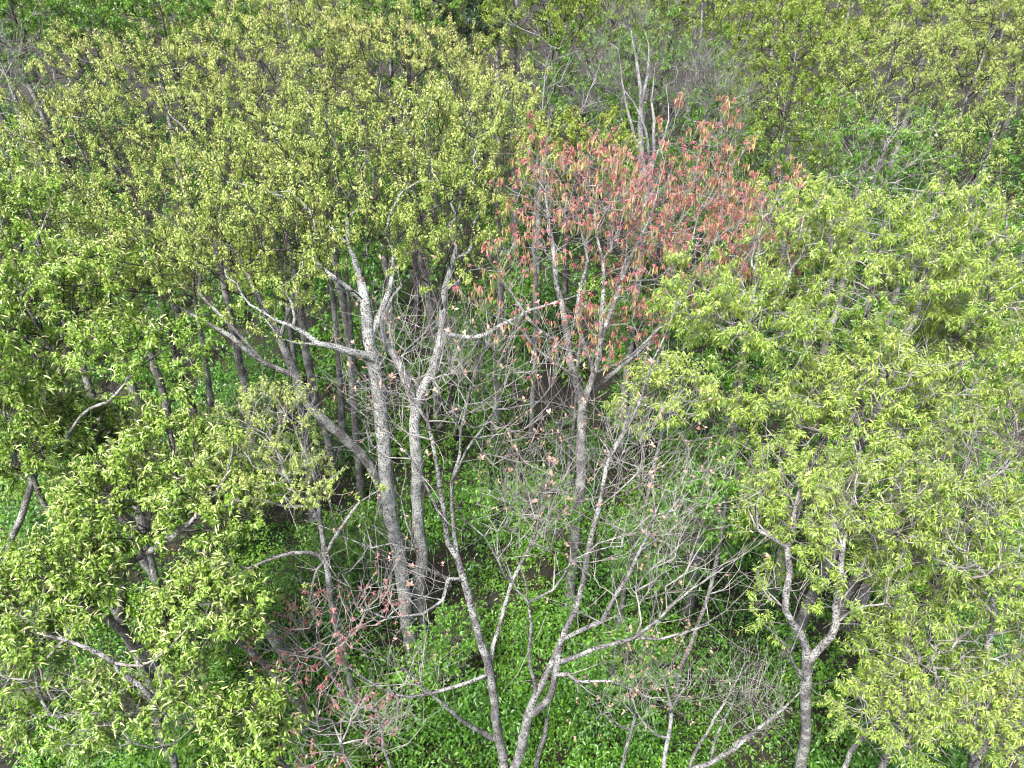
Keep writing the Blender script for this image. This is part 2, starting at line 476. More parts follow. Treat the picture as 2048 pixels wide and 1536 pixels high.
def grow_tree(name, label, cat, sp, ells, nattr, seed, stems=None, base=None, group=None, trunk_r=0.14, density=1.0, leaf_scale=1.0, bark=None,
              twig=None, bf=0.35, shell=0.45, rtip=0.0075, limb_min=0.026, limb_max=14, tipk=1.0, single=0, tint_shift=0.0, limb_name='limb', start_min=None, sub=0.0, inner=2.6):
    rng = np.random.default_rng(seed)
    s = dict(SPEC[sp])
    ells = [tuple(P(e[0], e[1], e[2])) + tuple(e[3:]) for e in ells]
    sk = Skeleton(rng)
    if stems is None:
        c = np.array(ells[0][:3])
        if base is None:
            b = np.array([c[0] + rng.normal(0, 0.3), c[1] + rng.normal(0, 0.3) + 0.2, 0])
        else:
            b = np.array([base[0], base[1], 0.0])
        b[2] = ground(b[0], b[1]) - 0.15
        top = c + np.array([0, 0, ells[0][5] * 0.45])
        h = top - b
        stems = [[(*b, trunk_r * 1.25), (*(b + h * 0.08), trunk_r), (*(b + h * 0.4 + rng.normal(0, 0.12, 3)), trunk_r * 0.8),
                  (*(b + h * 0.7 + rng.normal(0, 0.15, 3)), trunk_r * 0.5), (*top, trunk_r * 0.12)]]
    else:
        out = []
        for k, st in enumerate(stems):
            rows = [(*P(a[0], a[1], a[2]), a[3]) for a in st]
            if k == 0:
                x, y, z = rows[0][:3]
                g = float(ground(x, y))
                if z > g + 0.3:
                    rows.insert(0, (x, y, (z + g) / 2, rows[0][3] * 1.1))
                rows.insert(0, (x + 0.03, y, g - 0.15, rows[0][3] * 1.3))
            out.append(rows)
        stems = out
    for st in stems:
        sk.stem(np.array(st, float))
    root = sk.pos[0].copy()
    hh = max(e[2] for e in ells) - root[2] if ells else 1
    if start_min is None:
        start_min = hh * 0.4
    if nattr:
        nattr = int(nattr * NATTR)
        att = in_ellipsoids(ells, nattr, rng, shell)
        sk.reach(att, bf=bf, start_min=start_min)
    chains = sk.finish(rtip)
    root_loc = sk.pos[0] + np.array([0, 0, 0.15])
    sk.pos = sk.pos - root_loc
    T = thing(name, label, cat, root_loc, group)
    bk, tk = BARK[bark or s['bark']], BARK[twig or s['twig']]
    # trunk, limbs, finer branches
    rough = []
    limbs = []
    for ci, (ch, att_) in enumerate(chains):
        pts = sk.pos[ch].copy(); r = sk.r[ch].copy()
        if att_ and len(r) > 1:
            r[0] = min(r[0] * 0.9, r[1] * 1.25)
        rb = r[min(1, len(r) - 1)]
        if ci == 0:
            sides = 12
            rr = r[:, None] * (1 + rng.normal(0, 0.05, (len(r), sides)))
            rr[:2] *= 1 + 0.12 * np.cos(np.arange(sides) * 2.2)[None]
            co, f = tube(pts, rr, sides)
            link('trunk', raw_mesh('trunk', co, f, bk, smooth=True), T)
        elif rb > limb_min:
            limbs.append((rb * len(ch), pts, r))
        elif len(pts) > 1:
            rough.append((pts, r))
    limbs.sort(key=lambda q: -q[0])
    for k, (q, pts, r) in enumerate(limbs):
        if k < limb_max:
            rr = r[:, None] * (1 + rng.normal(0, 0.05, (len(r), 8)))
            co, f = tube(pts, rr, 8)
            link(limb_name, raw_mesh(limb_name, co, f, bk, smooth=True), T)
        else:
            rough.append((pts, r))
    parts = [tube(p, r, 5 if r[0] > 0.012 else 3) for p, r in rough]
    # twigs at the tips and along the thinnest wood
    tips = np.array([i for i in range(sk.n) if not sk.kids[i]])
    thin = np.where((sk.cnt <= 3) & (sk.r < 0.03))[0]
    extra = thin[rng.random(len(thin)) < 0.35 * density] if len(thin) else thin
    nod = np.concatenate([np.repeat(tips, max(1, int(round(s['tw'] * tipk)))), extra]).astype(int)
    if len(nod) and s['tw'] > 0:
        pd = unit(sk.pos[nod] - sk.pos[np.maximum(sk.par[nod], 0)] + 1e-6)
        n = len(nod)
        d0 = unit(pd * 0.7 + rng.normal(0, s.get('spread', 0.55), (n, 3)) + np.array([0, 0, s['upt'] * 0.7]))
        d1 = unit(d0 + rng.normal(0, 0.25, (n, 3)) + np.array([0, 0, s['upt'] * 0.45]))
        tl = s['tl'] * rng.uniform(0.5, 1.3, n)[:, None]
        p0 = sk.pos[nod]
        p1 = p0 + d0 * tl * 0.5
        p2 = p1 + d1 * tl * 0.5
        r0 = np.minimum(sk.r[nod] * 0.8, 0.0055 + 0.002 * rng.random(n))
        tri = np.arange(3) * 2 * pi / 3
        ref = np.array([0.3, 0.9, 0.2])
        u = unit(np.cross(d0, ref)); v = np.cross(d0, u)
        ring = u[:, None] * np.cos(tri)[None, :, None] + v[:, None] * np.sin(tri)[None, :, None]
        j = np.arange(3); j2 = (j + 1) % 3
        if root_loc[1] > 14.5:
            co = np.stack([p0[:, None] + ring * r0[:, None, None], p2[:, None] + ring * (r0 * 0.5)[:, None, None]], 1).reshape(-1, 3)
            f = (np.arange(n)[:, None, None] * 6 + np.stack([j, j2, 3 + j2, 3 + j], -1)[None]).reshape(-1, 4)
        else:
            co = np.stack([p0[:, None] + ring * r0[:, None, None], p1[:, None] + ring * (r0 * 0.75)[:, None, None], p2[:, None] + ring * (r0 * 0.4)[:, None, None]], 1).reshape(-1, 3)
            q = np.concatenate([np.stack([lv * 3 + j, lv * 3 + j2, lv * 3 + 3 + j2, lv * 3 + 3 + j], -1) for lv in (0, 1)])
            f = (np.arange(n)[:, None, None] * 9 + q[None]).reshape(-1, 4)
        parts.append((co, f))
        # one more order of fine twiglets on bare trees
        if sub:
            k = rng.integers(0, n, int(n * sub))
            tt = rng.uniform(0.2, 0.95, len(k))[:, None]
            q0 = p0[k] * (1 - tt) + p2[k] * tt
            q0 = np.where(tt < 0.5, p0[k] + (p1[k] - p0[k]) * tt * 2, p1[k] + (p2[k] - p1[k]) * (tt * 2 - 1))
            e0 = unit(d1[k] * 0.6 + rng.normal(0, 0.6, (len(k), 3)) + np.array([0, 0, 0.3]))
            q1 = q0 + e0 * s['tl'] * rng.uniform(0.25, 0.6, len(k))[:, None]
            u = unit(np.cross(e0, ref)); v = np.cross(e0, u)
            ring = u[:, None] * np.cos(tri)[None, :, None] + v[:, None] * np.sin(tri)[None, :, None]
            co = np.stack([q0[:, None] + ring * 0.0042, q1[:, None] + ring * 0.0022], 1).reshape(-1, 3)
            q = np.stack([j, j2, 3 + j2, 3 + j], -1)
            parts.append((co, (np.arange(len(k))[:, None, None] * 6 + q[None]).reshape(-1, 4)))
    # bare inner twigs and a few long upright shoots
    wood = np.where((sk.cnt <= 14) & (sk.r < 0.04) & (np.arange(sk.n) > 0))[0]
    if len(wood) and inner:
        k = wood[rng.integers(0, len(wood), int(len(tips) * inner))]
        nk = len(k)
        pd = unit(sk.pos[k] - sk.pos[np.maximum(sk.par[k], 0)] + 1e-6)
        rise = rng.random(nk) < 0.45
        e0 = unit(pd * 0.6 + rng.normal(0, 0.6, (nk, 3)) + np.where(rise[:, None], np.array([[0, 0, 1.0]]), np.array([[0, 0, -0.05]])))
        ln = rng.uniform(0.3, 0.95, nk)[:, None] * (0.8 + 0.3 * rise[:, None])
        e1 = unit(e0 + rng.normal(0, 0.3, (nk, 3)) + np.array([0, 0, 0.25]))
        q0 = sk.pos[k]; q1 = q0 + e0 * ln * .5; q2 = q1 + e1 * ln * .5
        tri = np.arange(3) * 2 * pi / 3
        ref = np.array([0.3, 0.9, 0.2])
        u = unit(np.cross(e0, ref)); v = np.cross(e0, u)
        ring = u[:, None] * np.cos(tri)[None, :, None] + v[:, None] * np.sin(tri)[None, :, None]
        rr = np.minimum(sk.r[k] * .9, 0.008)[:, None, None]
        co = np.stack([q0[:, None] + ring * rr, q1[:, None] + ring * rr * .75, q2[:, None] + ring * rr * .4], 1).reshape(-1, 3)
        j = np.arange(3); j2 = (j + 1) % 3
        q = np.concatenate([np.stack([lv * 3 + j, lv * 3 + j2, lv * 3 + 3 + j2, lv * 3 + 3 + j], -1) for lv in (0, 1)])
        parts.append((co, (np.arange(nk)[:, None, None] * 9 + q[None]).reshape(-1, 4)))
    if parts:
        co, f = join(parts)
        link('twigs', raw_mesh('twigs', co, f, tk), T, kind='stuff')
    if s['leaf'] is None or not len(nod):
        return T
    # leaves: sprays at the twig ends and along the twigs
    g = np.clip(rng.normal(0.5, 0.22, len(tips)), 0, 1)
    tipt = dict(zip(tips.tolist(), g))
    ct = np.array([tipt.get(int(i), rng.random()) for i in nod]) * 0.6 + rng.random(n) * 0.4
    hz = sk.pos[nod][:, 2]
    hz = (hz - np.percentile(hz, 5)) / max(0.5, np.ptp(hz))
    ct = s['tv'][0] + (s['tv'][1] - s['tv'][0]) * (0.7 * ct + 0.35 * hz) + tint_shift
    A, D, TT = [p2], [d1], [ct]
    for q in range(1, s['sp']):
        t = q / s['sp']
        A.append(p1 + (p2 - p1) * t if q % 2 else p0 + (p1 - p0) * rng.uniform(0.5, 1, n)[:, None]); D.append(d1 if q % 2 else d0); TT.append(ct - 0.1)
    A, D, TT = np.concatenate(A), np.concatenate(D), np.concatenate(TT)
    keep = rng.random(len(A)) < density
    A, D, TT = A[keep], D[keep], TT[keep]
    if single:
        # the clusters that show largest are parts of their own
        wp = A + root_loc
        order = np.argsort(np.linalg.norm(wp - np.array([0, 0, CAM_H]), axis=1))[:single]
        for i in order:
            k = int(np.clip((TT[i] - 0.05) * 5, 0, 3))
            o = link('leaf_cluster', cluster_mesh(sp, k), T, loc=A[i])
            d = D[i] + rng.normal(0, 0.2, 3) if sp == 'bud' else rng.normal(0, 0.3, 3) + np.array([0, 0, 1])
            o.rotation_euler = (atan2(math.hypot(d[0], d[1]), d[2]), 0, atan2(d[0], -d[1]))
            o.scale = [float(rng.uniform(0.75, 1.2))] * 3
        mk = np.ones(len(A), bool); mk[order] = False
        A, D, TT = A[mk], D[mk], TT[mk]
    if len(A):
        far = root_loc[1] > 11.4 and sp not in ('red', 'bud', 'maple')
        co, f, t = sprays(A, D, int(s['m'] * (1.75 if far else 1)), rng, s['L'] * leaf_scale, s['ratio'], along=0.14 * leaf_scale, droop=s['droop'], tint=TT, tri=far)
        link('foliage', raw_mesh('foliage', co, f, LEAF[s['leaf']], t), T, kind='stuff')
    if s.get('cat'):
        if s['cat'] == 'cream':
            k = rng.random(n) < 0.75
            a, mm = p2[k], 3
            A2 = np.repeat(a, mm, 0) + rng.normal(0, 0.05, (len(a) * mm, 3))
            dr = unit(np.repeat(d1[k], mm, 0) * 0.5 + rng.normal(0, 0.55, (len(A2), 3)) + np.array([0, 0, 0.12]))
            ll = 0.15 * leaf_scale * rng.uniform(0.7, 1.2, len(A2))
            co, f = leaves(A2, dr, unit(rng.normal(size=A2.shape) + np.array([0, 0, 0.7])), ll, ll * 0.16, fold=0.3, droop=0.3)
        else:
            k = rng.random(n) < 0.6
            a, mm = p2[k], 5
            A2 = np.repeat(a, mm, 0) + rng.normal(0, 0.035, (len(a) * mm, 3))
            dr = unit(rng.normal(0, 0.16, (len(A2), 3)) + np.array([0, 0, -1.0]))
            ll = 0.16 * leaf_scale * rng.uniform(0.7, 1.3, len(A2))
            co, f = leaves(A2, dr, unit(rng.normal(size=A2.shape) * np.array([1, 1, 0.1])), ll, ll * 0.2, fold=0.3, droop=0.0)
        t = np.repeat(np.clip(rng.normal(0.5, 0.3, len(A2)), 0, 1), 4)
        link('catkins', raw_mesh('catkins', co, f, LEAF[s['cat']], t), T, kind='stuff')
    return T


# ------------------------------------------------------------------ the bare budding tree in the middle, traced stem by stem
hero = [
    [(1018, 1610, 6.5, .105), (1008, 1536, 6.55, .088), (993, 1455, 6.6, .075), (989, 1404, 6.6, .07), (976, 1339, 6.65, .066), (960, 1284, 6.7, .062), (945, 1223, 6.75, .058), (928, 1165, 6.8, .055),
     (912, 1117, 6.9, .05), (892, 1086, 6.95, .038), (885, 1045, 7.0, .036), (882, 1011, 7.0, .034), (871, 927, 7.1, .028), (851, 842, 7.2, .02), (830, 808, 7.25, .014), (800, 745, 7.3, .008)],
    [(1014, 1575, 6.5, .09), (1036, 1520, 6.45, .085), (1042, 1472, 6.4, .08), (1056, 1431, 6.4, .075), (1070, 1387, 6.4, .056), (1090, 1349, 6.45, .052), (1107, 1312, 6.5, .05), (1128, 1264, 6.6, .05),
     (1152, 1216, 6.7, .047), (1169, 1155, 6.8, .042), (1176, 1107, 6.9, .04), (1189, 1052, 7.0, .036), (1200, 1021, 7.1, .034), (1213, 931, 7.4, .03), (1234, 886, 7.5, .028), (1261, 842, 7.6, .024),
     (1278, 808, 7.7, .02), (1305, 722, 7.9, .014), (1330, 670, 8.0, .008)],
    [(1060, 1428, 6.4, .06), (1090, 1401, 6.2, .055), (1107, 1373, 6.1, .05), (1121, 1329, 6.05, .046), (1124, 1284, 6.1, .034), (1155, 1264, 6.0, .032), (1203, 1240, 5.9, .03), (1227, 1192, 5.95, .026),
     (1254, 1148, 6.0, .024), (1278, 1090, 6.1, .02), (1305, 1052, 6.2, .015), (1316, 1018, 6.2, .008)],
    [(1121, 1329, 6.05, .034), (1152, 1312, 5.9, .032), (1186, 1295, 5.8, .03), (1227, 1281, 5.7, .026), (1268, 1271, 5.65, .024), (1316, 1237, 5.6, .018), (1377, 1185, 5.6, .012), (1450, 1130, 5.65, .006)],
    [(1268, 1271, 5.65, .018), (1319, 1281, 5.5, .016), (1377, 1260, 5.4, .011), (1450, 1215, 5.4, .006)],
    [(976, 1339, 6.65, .036), (988, 1291, 6.85, .034), (1008, 1223, 7.1, .032), (1025, 1165, 7.3, .028), (1049, 1117, 7.5, .026), (1076, 1062, 7.7, .022), (1087, 1011, 7.8, .02), (1100, 944, 8.0, .014), (1114, 880, 8.1, .007)],
    [(1025, 1165, 7.3, .022), (1005, 1151, 7.2, .02), (988, 1117, 7.2, .017), (964, 1072, 7.3, .012), (930, 1040, 7.3, .006)],
    [(1070, 1387, 6.4, .03), (1060, 1340, 6.3, .026), (1056, 1308, 6.3, .025), (1063, 1250, 6.3, .023), (1059, 1202, 6.4, .02), (1107, 1175, 6.3, .016), (1141, 1124, 6.3, .012), (1176, 1112, 6.3, .007)],
    [(1059, 1202, 6.4, .016), (1040, 1180, 6.5, .014), (1018, 1150, 6.6, .01), (1010, 1100, 6.6, .006)],
    [(906, 1110, 6.9, .034), (906, 1062, 7.2, .03), (899, 1011, 7.4, .027), (899, 961, 7.5, .025), (916, 910, 7.6, .022), (923, 859, 7.7, .018), (933, 808, 7.8, .014), (950, 740, 7.9, .008), (985, 665, 8.0, .004)],
    [(885, 1045, 7.0, .022), (860, 990, 6.8, .018), (820, 920, 6.8, .013), (770, 860, 6.8, .009), (700, 800, 6.8, .005)],
    [(899, 961, 7.5, .02), (935, 900, 7.3, .016), (975, 850, 7.2, .011), (1010, 780, 7.2, .006)],
    [(970, 1353, 6.6, .034), (919, 1370, 6.35, .03), (861, 1387, 6.2, .025), (817, 1397, 6.1, .022), (748, 1370, 6.0, .014), (697, 1336, 5.95, .007)],
    [(981, 1476, 6.6, .045), (953, 1459, 6.4, .036), (926, 1438, 6.3, .032), (899, 1414, 6.2, .028), (861, 1387, 6.2, .02), (810, 1340, 6.2, .012), (760, 1300, 6.2, .006)],
    [(928, 1165, 6.8, .036), (892, 1158, 6.65, .03), (882, 1202, 6.5, .026), (844, 1230, 6.35, .022), (772, 1237, 6.2, .014), (700, 1205, 6.1, .007)],
    [(892, 1158, 6.65, .026), (858, 1137, 6.6, .02), (840, 1100, 6.6, .017), (815, 1050, 6.6, .013), (800, 1000, 6.6, .008)],
    [(844, 1105, 6.6, .014), (780, 1090, 6.4, .012), (740, 1100, 6.3, .009), (680, 1075, 6.2, .005)],
    [(1107, 1346, 6.1, .034), (1141, 1349, 5.95, .03), (1158, 1360, 5.9, .024), (1227, 1356, 5.8, .016), (1300, 1400, 5.7, .007)],
]
grow_tree('budding_tree', 'bare grey tree with forked stems and tiny pink buds in front of bright undergrowth', 'tree', 'bud',
          [(890, 790, 7.4, 1.3, .9, 1.2, .85), (1190, 980, 7.3, 1.4, 1.0, 1.3, .7), (1330, 1180, 6.1, .9, .7, .6), (790, 1180, 6.4, .9, .6, .6, .8), (1060, 1020, 7.6, .8, .7, .8, .8), (820, 1390, 6.1, .7, .6, .35, .8)],
          520, 11, stems=hero, rtip=0.0052, limb_min=0.012, limb_max=40, tipk=0.8, single=220, shell=0.2, sub=0.9, density=0.5, inner=1.6, limb_name='branch', bf=0.15)

# ------------------------------------------------------------------ the red tree
red = [
    [(1143, 1270, 12.2, .17), (1141, 1175, 12.2, .15), (1148, 1096, 12.2, .14), (1156, 1015, 12.25, .135), (1162, 927, 12.3, .125), (1165, 812, 12.4, .11), (1148, 756, 12.4, .085), (1138, 705, 12.45, .08),
     (1128, 630, 12.6, .07), (1117, 568, 12.8, .06), (1111, 520, 13, .05), (1100, 440, 13.3, .03), (1090, 350, 13.6, .012)],
    [(1165, 812, 12.4, .085), (1172, 796, 12.4, .075), (1189, 746, 12.5, .07), (1203, 681, 12.7, .062), (1206, 596, 13, .05), (1203, 520, 13.4, .038), (1190, 430, 13.9, .02), (1195, 340, 14.5, .009)],
    [(1189, 746, 12.5, .05), (1160, 660, 12.6, .045), (1160, 585, 13, .035), (1175, 520, 13.4, .025), (1150, 420, 13.8, .012)],
    [(1203, 681, 12.7, .055), (1225, 620, 13, .05), (1245, 560, 13.5, .045), (1275, 490, 14.2, .035), (1310, 420, 14.9, .022), (1330, 330, 15.6, .01)],
    [(1172, 790, 12.45, .06), (1260, 720, 13.4, .055), (1330, 640, 14.3, .05), (1390, 560, 15.0, .04), (1440, 470, 15.6, .025), (1450, 370, 16.2, .01)],
    [(1330, 640, 14.3, .04), (1400, 600, 14.6, .034), (1480, 530, 15.0, .024), (1540, 450, 15.4, .01)],
    [(1245, 560, 13.5, .035), (1310, 560, 13.6, .03), (1370, 500, 13.9, .02), (1400, 420, 14.3, .009)],
    [(1138, 705, 12.45, .04), (1075, 660, 12.1, .034), (1040, 610, 12.0, .025), (1000, 560, 12.0, .015), (975, 520, 12, .008)],
    [(1148, 756, 12.4, .04), (1090, 710, 12.2, .034), (1040, 660, 12.0, .024), (985, 630, 11.9, .012)],
    [(1189, 746, 12.5, .035), (1240, 730, 12.1, .03), (1290, 690, 12.0, .02), (1330, 640, 12.0, .01)],
]
grow_tree('red_tree', 'tall tree crowned with red leaf tufts and hanging orange tassels over pale forked stems', 'tree', 'red',
          [(1180, 420, 14.1, 1.7, 1.6, 1.0), (1410, 420, 15.4, 1.5, 1.6, 1.0), (1510, 480, 15.2, .9, 1.0, .8), (1065, 330, 14.8, .35, .4, .7, 1.6), (1200, 320, 15.0, .5, .5, .6, 1.4), (1345, 280, 15.8, .3, .3, .8, 1.8), (1440, 300, 16, .5, .5, .8, 1.6), (1560, 400, 15.6, .4, .5, .6, 1.4), (1060, 520, 12.6, .85, .8, .9, .6), (1010, 600, 12.0, .6, .6, .5, 1.3), (1230, 660, 12.8, 1.3, .9, 1.0, .7), (1110, 690, 12.3, .8, .6, .6, .8), (1300, 520, 13.8, 1.7, 1.2, 1.0, .9)],
          660, 21, stems=red, rtip=0.0055, limb_min=0.018, limb_max=24, tipk=1.5, single=290, shell=0.3, bf=0.2, start_min=6.5)

# ------------------------------------------------------------------ the lichened trees of the middle left with the wide yellow crown
t1 = [
    [(824, 1310, 11.4, 0.189), (817, 1250, 11.5, 0.1755), (806, 1165, 11.6, 0.171), (793, 1079, 11.7, 0.1665), (776, 990, 11.8, 0.162), (771, 910, 11.9, 0.1575), (762, 842, 12.0, 0.1485), (750, 739, 12.1, 0.1395), (739, 678, 12.2, 0.126), (731, 602, 12.4, 0.108),
     (715, 540, 13, 0.072), (700, 490, 13.6, 0.0405)],
    [(762, 722, 12.1, 0.0765), (735, 712, 11.9, 0.0765), (700, 705, 11.8, 0.072), (670, 695, 11.7, 0.0675), (640, 690, 11.6, 0.0585), (615, 670, 11.6, 0.0495), (590, 652, 11.6, 0.0405), (550, 642, 11.7, 0.027), (500, 610, 11.8, 0.0126)],
    [(598, 655, 11.6, 0.036), (592, 630, 11.6, 0.0315), (583, 605, 11.7, 0.0252), (560, 570, 11.8, 0.0126)],
    [(640, 690, 11.6, 0.036), (600, 690, 11.4, 0.027), (560, 680, 11.3, 0.0162), (530, 640, 11.3, 0.0072)],
    [(739, 678, 12.2, 0.081), (765, 610, 12.5, 0.063), (782, 550, 13, 0.045), (790, 500, 13.4, 0.027)],
    [(731, 602, 12.4, 0.054), (680, 560, 12.8, 0.045), (630, 520, 13.2, 0.027)],
]
grow_tree('broad_tree', 'yellow green tree on the left trunk of the speckled pair, with a lichened limb', 'tree', 'yellow',
          [(660, 340, 14.9, 2.1, 1.9, 1.35), (560, 470, 13.4, 1.6, 1.4, 1.1), (800, 300, 15.0, 1.5, 1.5, 1.2), (560, 610, 11.9, .9, .8, .5, .7), (690, 430, 12.9, 1.5, .8, .9, 1.3), (690, 520, 12.3, 1.0, .6, .6, 1.3), (620, 570, 11.8, .7, .5, .5)],
          400, 31, stems=t1, bark='speckled', trunk_r=.2, limb_max=16)
t2 = [
    [(840, 1268, 12.0, 0.171), (839, 1182, 12.0, 0.1575), (841, 1096, 12.1, 0.1485), (834, 1012, 12.2, 0.144), (834, 927, 12.3, 0.135), (831, 842, 12.4, 0.126), (840, 790, 12.5, 0.108), (868, 732, 12.7, 0.0945), (884, 664, 13, 0.0855), (886, 585, 13.4, 0.072),
     (902, 541, 13.7, 0.054), (915, 490, 14.1, 0.0315)],
    [(834, 820, 12.4, 0.09), (813, 760, 12.4, 0.0855), (793, 722, 12.5, 0.081), (765, 671, 12.7, 0.0675), (772, 620, 13.1, 0.045), (800, 570, 13.5, 0.027)],
    [(884, 664, 13, 0.054), (945, 680, 12.9, 0.0495), (1000, 655, 12.9, 0.045), (1060, 625, 12.9, 0.036), (1130, 600, 13, 0.0225), (1180, 575, 13, 0.009)],
    [(886, 585, 13.4, 0.036), (935, 540, 13.8, 0.0225)],
]
grow_tree('broad_tree', 'yellow green tree on the right trunk of the close speckled pair', 'tree', 'yellow',
          [(920, 330, 15.8, 1.7, 1.8, 1.4), (880, 480, 14.2, 1.4, 1.2, 1.0), (960, 250, 16.6, 1.2, 1.2, 1.0), (900, 520, 12.9, .9, .6, .7, 1.4), (920, 420, 13.6, 1.2, .7, .9, 1.3), (800, 480, 12.8, .9, .6, .7, 1.3)],
          320, 32, stems=t2, bark='speckled', limb_max=16, tint_shift=-0.05)
t3 = [
    [(778, 1150, 14.0, 0.1404), (768, 1060, 13.9, 0.1287), (759, 985, 13.8, 0.1248), (740, 930, 13.7, 0.1209), (697, 886, 13.5, 0.117), (649, 842, 13.4, 0.1131), (615, 804, 13.3, 0.1092), (595, 753, 13.2, 0.1014), (578, 722, 13.2, 0.0975), (560, 678, 13.2, 0.0858),
     (513, 585, 13.5, 0.0624), (480, 520, 14, 0.039), (455, 470, 14.4, 0.0234)],
    [(595, 753, 13.2, 0.0624), (523, 722, 13, 0.0585), (461, 671, 12.9, 0.0546), (403, 637, 13, 0.039), (350, 605, 13.2, 0.0234)],
    [(523, 722, 13, 0.0351), (450, 640, 13.2, 0.0273), (400, 585, 13.6, 0.0156)],
    [(560, 678, 13.2, 0.0468), (590, 590, 13.6, 0.0351), (605, 540, 14, 0.0195)],
]
grow_tree('leaning_tree', 'grey trunk leaning left behind the speckled pair, yellow green crown over dark bare branches', 'tree', 'yellow',
          [(400, 400, 15, 2.3, 2.0, 1.3), (300, 500, 13.6, 1.7, 1.3, .95), (530, 560, 13.4, 1.2, 1.1, .9), (470, 480, 13.2, 1.3, .7, .7, 1.4), (380, 560, 12.8, 1.1, .6, .5, 1.3)],
          380, 33, stems=t3, limb_max=18, bark='pale')

